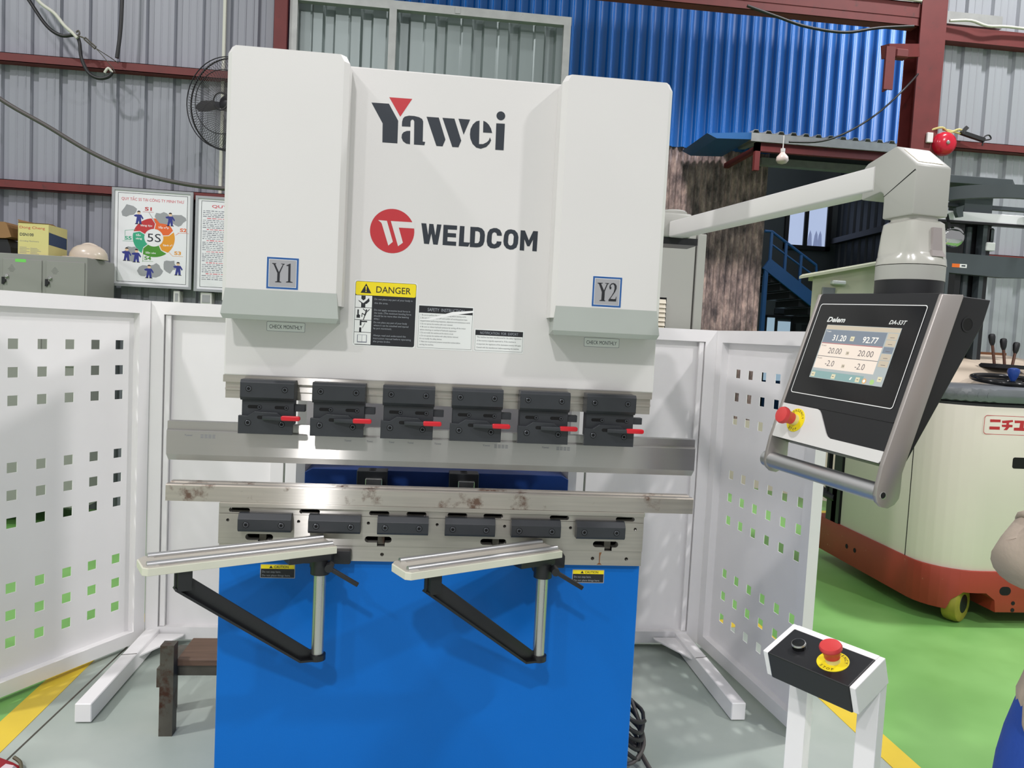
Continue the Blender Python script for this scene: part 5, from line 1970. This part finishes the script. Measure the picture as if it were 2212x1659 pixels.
m.prism(stadium(3.845, .215, .07, .05), (0, 1.6868, 0), X, Z, Y, 0, .002)
for y in (2.52, 2.62):
    m.prism(circle(y, .205, .016, 12), (3.4172, 0, 0), Y, Z, X, -.0005, .002)
m.build('bolt_hole', sk)
m = MB('wheel_yellow')
m.lathe([(.09, -.045), (.105, -.038), (.11, -.02), (.11, .02), (.105, .038), (.09, .045)], (3.63, 1.80, .112), (.55, -.83, 0), 36)
wl = m.build('wheel', tk, 40)
m = MB('black_paint')
m.lathe([(.055, .0445), (.05, .047), (.03, .047)], (3.63, 1.80, .112), (.55, -.83, 0), 24)
m.build('hub', wl)
o = Vector((0, 1.6998, 0))
m = MB('logo_red')
m.flat(rrect(3.634, 4.20, 1.106, 1.214, .018), o, *FR, holes=[rrect(3.637, 4.197, 1.109, 1.211, .016)])
for g in TRUCK_MARKS:
    m.flat(g, o, *FR)
m.build('maker_mark', body)
# slate top and console
m = MB('truck_slate')
m.prism(outline(.004, 2.75), (0, 0, 0), X, Y, Z, 1.272, 1.372, .045)
m.use('black_paint').prism(outline(-.004, 2.74), (0, 0, 0), X, Y, Z, 1.258, 1.276)
m.build('top_cover', tk, 30)
m = MB('console')
m.prism([(2.15, 1.335), (2.85, 1.335), (2.85, 1.56), (2.42, 1.50), (2.25, 1.44)], (3.56, 0, 0), Y, Z, X, 0, 1.1, .015)
m.use('rust_brown').box(3.9, 4.64, 2.84, 2.87, 1.54, 1.575)
m.build('console', tk)
for x0, y0, x1, z1, nm in ((4.135, 2.30, 4.122, 1.690, 'a'), (4.205, 2.30, 4.202, 1.665, 'b'), (4.255, 2.30, 4.285, 1.645, 'c')):
    m = MB('lever_shaft')
    m.cyl((x0, y0, 1.48), (x1, y0 + .02, z1 - .07), .009, 8)
    m.use('black_paint').lathe([(.010, 0), (.017, .02), (.021, .055), (.018, .07), (.010, .075)], (x1, y0 + .02, z1 - .075), (x1 - x0, .02, .19), 12)
    m.build('control_lever', tk, 40)
m = MB('black_paint')
m.prism([(4.07, 1.475), (4.32, 1.47), (4.30, 1.495), (4.10, 1.50)], (0, 2.22, 0), X, Z, Y, 0, .16)
m.build('lever_boot', tk)
m = MB('black_gloss')
m.tube([(4.02 + .21 * cos(2 * pi * i / 32), 2.02 + .17 * sin(2 * pi * i / 32), 1.405 + .02 * sin(2 * pi * i / 32)) for i in range(32)], .016, 8, closed=True)
m.lathe([(.075, 0), (.06, .045), (.03, .05)], (4.03, 2.02, 1.36), Z, 20)
m.bar((3.82, 2.02, 1.405), (4.22, 2.02, 1.405), .04, .015)
m.build('steering_wheel', tk, 50)
m = MB('knob_blue')
m.lathe([(.012, 0), (.026, .03), (.034, .055), (.03, .072), (.012, .078)], (3.93, 1.88, 1.405), Z, 16)
m.build('steering_knob', tk, 50)
# mast and guard
m = MB('black_paint')
m.box(3.99, 4.03, 2.55, 2.75, .3, 2.44)
m.box(4.18, 4.22, 2.55, 2.75, .3, 2.44)
m.box(4.02, 4.19, 2.62, 2.74, .3, 2.44)
m.use('truck_dark').box(4.155, 4.185, 2.54, 2.6, 1.4, 2.42)
m.cyl((4.09, 2.60, 1.4), (4.09, 2.60, 2.4), .025, 12)
m.build('mast', tk)
m = MB('truck_dark')
m.prism([(3.60, 2.20), (3.60, 2.215), (4.52, 2.205), (4.52, 2.08), (4.30, 2.07), (3.60, 2.09)], (0, 2.5, 0), X, Z, Y, 0, .06)
m.use('orange').rect(3.925, 3.98, 2.118, 2.142, (0, 2.4995, 0), *FR)
m.use('sticker_white').rect(3.98, 4.03, 2.118, 2.142, (0, 2.4995, 0), *FR)
m.use('ink').rect(3.992, 4.02, 2.126, 2.135, (0, 2.4992, 0), *FR)
m.build('cross_member', tk)
m = MB('truck_dark')
m.box(3.875, 3.895, 2.48, 2.56, 1.50, 2.13)
m.use('truck_dark').box(3.72, 3.99, 2.46, 2.56, 1.30, 1.86)
m.use('sticker_white').rect(4.0, 4.0, 1.6, 1.62, (0, 2.45, 0), *FR)
m.build('side_post', tk)
# overhead guard: upper plate, curved front rail, lower frame
m = MB('truck_dark')
m.prism([(3.50, 2.55), (3.80, 2.42), (4.24, 2.42), (4.36, 2.55), (4.36, 2.95), (3.50, 2.95)], (0, 0, 2.645), X, Y, Z, 0, .05, .003)
m.box(4.02, 4.22, 2.56, 2.72, 2.44, 2.645)
m.build('mast_head', tk)
m = MB('truck_dark')
arc = [(3.72 + .0, 2.75), (3.74, 2.48), (3.82, 2.30), (3.96, 2.20), (4.12, 2.165), (4.5, 2.165), (4.68, 2.20), (4.78, 2.35), (4.8, 2.75)]
arc = [Vector((x, y, 0)) for x, y in arc]
arc = spline(arc, 4)
for z0, z1, hh2 in ((2.52, 2.60, .02),):
    vs = []
    for i, p in enumerate(arc):
        a = arc[min(i + 1, len(arc) - 1)] - arc[max(i - 1, 0)]
        nn = Vector((-a.y, a.x, 0)).normalized() * hh2
        vs.append([Vector((p.x, p.y, z0)) + nn, Vector((p.x, p.y, z1)) + nn, Vector((p.x, p.y, z1)) - nn, Vector((p.x, p.y, z0)) - nn])
    m.loft(vs)
m.box(3.78, 4.75, 2.62, 2.66, 2.535, 2.56)
m.build('overhead_guard', tk, 40)
m = MB('truck_dark')
m.bar((3.74, 2.62, 2.52), (3.70, 2.62, 2.50), .05, .03)
for x in (3.80, 4.26, 4.72):
    m.bar((x, 2.66, 2.52), (x, 2.95, 2.50), .035, .03)
for x in (3.885, 4.39):
    m.prism([(x, 2.495), (x + .055, 2.515), (x + .05, 2.475), (x + .055, 2.44), (x + .02, 2.435), (x + .005, 2.465)], (0, 2.45, 0), X, Z, Y, 0, .03)
m.build('guard_frame', tk)
m = MB('paper')
m.box(3.60, 4.78, 2.52, 2.56, 2.425, 2.487, .003)
m.use('black_paint').box(3.60, 4.78, 2.515, 2.56, 2.41, 2.425)
m.build('light_bar', tk)
# mirror
m = MB('black_paint')
m.lathe([(.072, -.02), (.074, .0)], (3.93, 2.52, 2.315), (-.25, -1, -.1), 28)
m.bar((3.90, 2.53, 2.37), (3.87, 2.53, 2.46), .03, .02)
mr_ = m.build('mirror_shell', tk)
m = MB('mirror')
m.lathe([(.071, .0), (.066, .006), (.05, .013), (.02, .019), (.001, .02)], (3.93, 2.52, 2.315), (-.25, -1, -.1), 28)
m.build('mirror_glass', mr_, 60)
m = MB('truck_dark')
m.box(4.20, 4.25, 2.55, 2.6, 2.30, 2.40, .01)
m.use('sticker_white').box(4.18, 4.245, 2.53, 2.58, 2.245, 2.30, .004)
m.build('work_lamp', tk)
# black load carriage on the left
m = MB('black_paint')
m.box(3.42, 3.48, 2.76, 2.86, .30, 1.15)
m.tube([(3.40, 3.02, 1.15), (3.40, 3.03, .70), (3.40, 3.02, .55), (3.42, 2.95, .50), (3.44, 2.84, .49)], .030, 8, 4)
m.box(3.41, 3.44, 2.84, 3.02, .86, .875)
m.box(3.41, 3.44, 2.92, 2.945, .5, 1.15)
m.box(3.42, 3.46, 2.80, 2.93, .28, .60)
m.build('load_backrest', tk)
# wooden yellow pallet edge behind the truck
m = MB('floor_yellow')
m.box(3.95, 4.75, 4.02, 4.50, .0, .035, .004)
tag(m.build('floor_kerb'), 'low yellow kerb piece on the green floor behind the truck', 'kerb')

# ================================================================ person at the right edge
pr_ = thing('person', 'person in beige jacket and blue trousers, elbow bent, cut off by the edge', 'person', (1.80, -1.12, 0))


def skin_mesh(name, parent, nodes, edges, m, sub=2):
    """nodes: (point, radius); one continuous skinned surface"""
    me = bpy.data.meshes.new(name)
    og = ORG.get(parent.name, Vector((0, 0, 0)))
    me.from_pydata([Vector(p) - og for p, r in nodes], edges, [])
    ob = bpy.data.objects.new(name, me)
    COL.objects.link(ob)
    ob.parent = parent
    ORG[ob.name] = og
    md = ob.modifiers.new('skin', 'SKIN')
    md.use_smooth_shade = True
    for i, (p, r) in enumerate(nodes):
        rr = r if isinstance(r, (tuple, list)) else (r, r)
        me.skin_vertices[0].data[i].radius = rr
    me.skin_vertices[0].data[0].use_root = True
    sb = ob.modifiers.new('sub', 'SUBSURF')
    sb.levels = sb.render_levels = sub
    apply_mods(ob)
    ob.data.name = name
    ob.data.materials.clear()
    ob.data.materials.append(MATS[m])
    for p in ob.data.polygons:
        p.use_smooth = True
        p.material_index = 0
    return ob


BX, BY, HX = 1.888, -1.12, 1.776
body_nodes = [((HX, BY, .93), (.13, .10)), ((HX + .05, BY, 1.10), (.125, .095)), ((BX, BY + .01, 1.29), (.14, .10)), ((BX, BY + .01, 1.42), (.09, .07)),
              ((BX, BY + .02, 1.49), .05), ((BX, BY + .03, 1.55), .055), ((BX, BY + .045, 1.63), (.078, .092)), ((BX, BY + .04, 1.70), (.062, .078)),
              ((BX - .15, BY, 1.38), .050), ((BX - .295, BY + .02, 1.17), .038), ((BX - .04, BY + .09, 1.25), .030), ((BX + .02, BY + .105, 1.265), (.036, .018)),
              ((BX + .16, BY, 1.38), .050), ((BX + .22, BY + .02, 1.12), .038), ((BX + .12, BY + .22, 1.22), .030), ((BX + .06, BY + .27, 1.26), (.036, .018)),
              ((HX - .09, BY, .84), .085), ((HX - .10, BY, .48), .058), ((HX - .10, BY - .01, .09), .040), ((HX - .10, BY + .14, .045), .038),
              ((HX + .09, BY, .84), .085), ((HX + .10, BY, .48), .058), ((HX + .10, BY - .01, .09), .040), ((HX + .10, BY + .14, .045), .038)]
body_edges = [(0, 1), (1, 2), (2, 3), (3, 4), (4, 5), (5, 6), (6, 7), (2, 8), (8, 9), (9, 10), (10, 11), (2, 12), (12, 13), (13, 14), (14, 15),
              (0, 16), (16, 17), (17, 18), (18, 19), (0, 20), (20, 21), (21, 22), (22, 23)]
for wi, s in ((11, -1), (15, 1)):
    wp = Vector(body_nodes[wi][0])
    dd = (wp - Vector(body_nodes[wi - 1][0])).normalized()
    sd_ = dd.cross(Z).normalized()
    for k, L_ in enumerate((.052, .060, .064, .058)):
        b0 = len(body_nodes)
        off = sd_ * ((k - 1.5) * .019)
        body_nodes.append((tuple(wp + dd * .035 + off), .0088))
        body_nodes.append((tuple(wp + dd * (.035 + L_ * .55) + off + Z * .004), .0082))
        body_nodes.append((tuple(wp + dd * (.035 + L_ * .8) + off + Vector((0, .02, .006))), .0072))
        body_edges += [(wi, b0), (b0, b0 + 1), (b0 + 1, b0 + 2)]
    b0 = len(body_nodes)
    body_nodes.append((tuple(wp + dd * .005 - sd_ * .038), .0098))
    body_nodes.append((tuple(wp + dd * .03 - sd_ * .05), .0088))
    body_edges += [(wi, b0), (b0, b0 + 1)]
skin_mesh('body', pr_, body_nodes, body_edges, 'skin', 2)


def ering(cx, cy, z, rx, ry, n=28, wob=0.0, ph=0.0):
    return [Vector((cx + rx * (1 + wob * sin(5 * t + ph)) * cos(t), cy + ry * (1 + wob * sin(5 * t + ph)) * sin(t), z)) for t in [2 * pi * i / n for i in range(n)]]


m = MB('jacket')
m.loft([ering(HX, BY, .90, .178, .135, wob=.03), ering(HX, BY, .94, .180, .14, wob=.03), ering(HX + .03, BY, 1.05, .165, .13, wob=.025, ph=1), ering(HX + .06, BY, 1.16, .155, .125, wob=.015, ph=2),
        ering(BX, BY, 1.28, .165, .13), ering(BX, BY + .01, 1.39, .165, .115), ering(BX, BY + .01, 1.45, .11, .085), ering(BX, BY + .02, 1.48, .075, .068), ering(BX, BY + .02, 1.48, .066, .06), ering(BX, BY + .01, 1.41, .06, .055)])
jk = m.build('jacket', pr_, 70)
m = MB('jacket')
sl_ = [Vector(p) for p in ((BX - .12, BY, 1.38), (BX - .205, BY, 1.285), (BX - .265, BY + .01, 1.205), (BX - .302, BY + .02, 1.17), (BX - .298, BY + .03, 1.172), (BX - .28, BY + .04, 1.188), (BX - .255, BY + .05, 1.205))]
m.tube(sl_, [.082, .070, .064, .060, .062, .061, .062], 20)
m.tube([Vector((BX - .252 + .040 * cos(t), BY + .052 + .05 * sin(t), 1.213 - .044 * cos(t))) for t in [2 * pi * i / 24 for i in range(24)]], .007, 8, closed=True)
m.use('sleeve_blue').tube([Vector((BX - .265, BY + .05, 1.195)), Vector((BX - .08, BY + .085, 1.245))], [.046, .040], 16)
m.build('sleeve', jk, 70)
m = MB('jacket')
m.tube([(BX + .12, BY, 1.38), (BX + .19, BY, 1.27), (BX + .225, BY + .01, 1.14), (BX + .215, BY + .04, 1.09), (BX + .16, BY + .14, 1.16)], [.085, .075, .068, .065, .05], 18, 0)
m.build('sleeve', jk, 70)
m = MB('jacket')
m.prism([(HX - .186, .985), (HX - .12, .985), (HX - .15, .90), (HX - .178, .868), (HX - .192, .872), (HX - .204, .90), (HX - .206, .94)], (0, BY - .01, 0), X, Z, Y, -.05, .012, .008)
m.build('jacket_flap', jk)
m = MB('trouser_blue')
for s in (-1, 1):
    m.tube([(HX + s * .075, BY, .92), (HX + s * .095, BY, .80), (HX + s * .108, BY, .62), (HX + s * .110, BY, .40), (HX + s * .108, BY - .005, .20), (HX + s * .108, BY - .01, .07)], [.105, .117, .112, .102, .092, .085], 20, 3)
m.loft([ering(HX, BY, .86, .17, .125), ering(HX, BY, .96, .16, .12)])
m.build('trousers', pr_, 70)
m = MB('hair')
m.loft([ering(BX, BY + .01, 1.58, .05, .04), ering(BX, BY + .015, 1.63, .086, .075), ering(BX, BY + .02, 1.69, .088, .086), ering(BX, BY + .03, 1.75, .07, .075), ering(BX, BY + .03, 1.775, .03, .035)])
m.build('hair', pr_, 70)
for s in (-1, 1):
    m = MB('shoe')
    m.loft([ering(HX + s * .10, BY + .07, .002, .045, .13), ering(HX + s * .10, BY + .07, .03, .05, .135), ering(HX + s * .10, BY + .05, .07, .045, .10), ering(HX + s * .10, BY + .01, .10, .042, .055)])
    m.build('shoe', pr_, 70)
m = MB('skin')
fy = BY + .125
m.lathe([(.016, 0), (.010, .012), (.002, .018)], (BX, fy - .005, 1.605), (0, 1, -.25), 10)
m.use('hair').box(BX - .024, BX + .024, fy - .012, fy - .002, 1.565, 1.570)
for s in (-1, 1):
    m.use('line_white').lathe([(.011, 0), (.007, .005), (.001, .006)], (BX + s * .03, fy - .015, 1.635), Y, 10)
    m.use('hair').lathe([(.005, .0055), (.001, .007)], (BX + s * .03, fy - .015, 1.635), Y, 8)
    m.box(BX + s * .03 - .016, BX + s * .03 + .016, fy - .016, fy - .008, 1.652, 1.657)
    m.use('skin').lathe([(.02, -.006), (.024, .0), (.015, .008)], (BX + s * .082, BY + .03, 1.625), (s, 0, 0), 10)
m.build('face', pr_, 60)
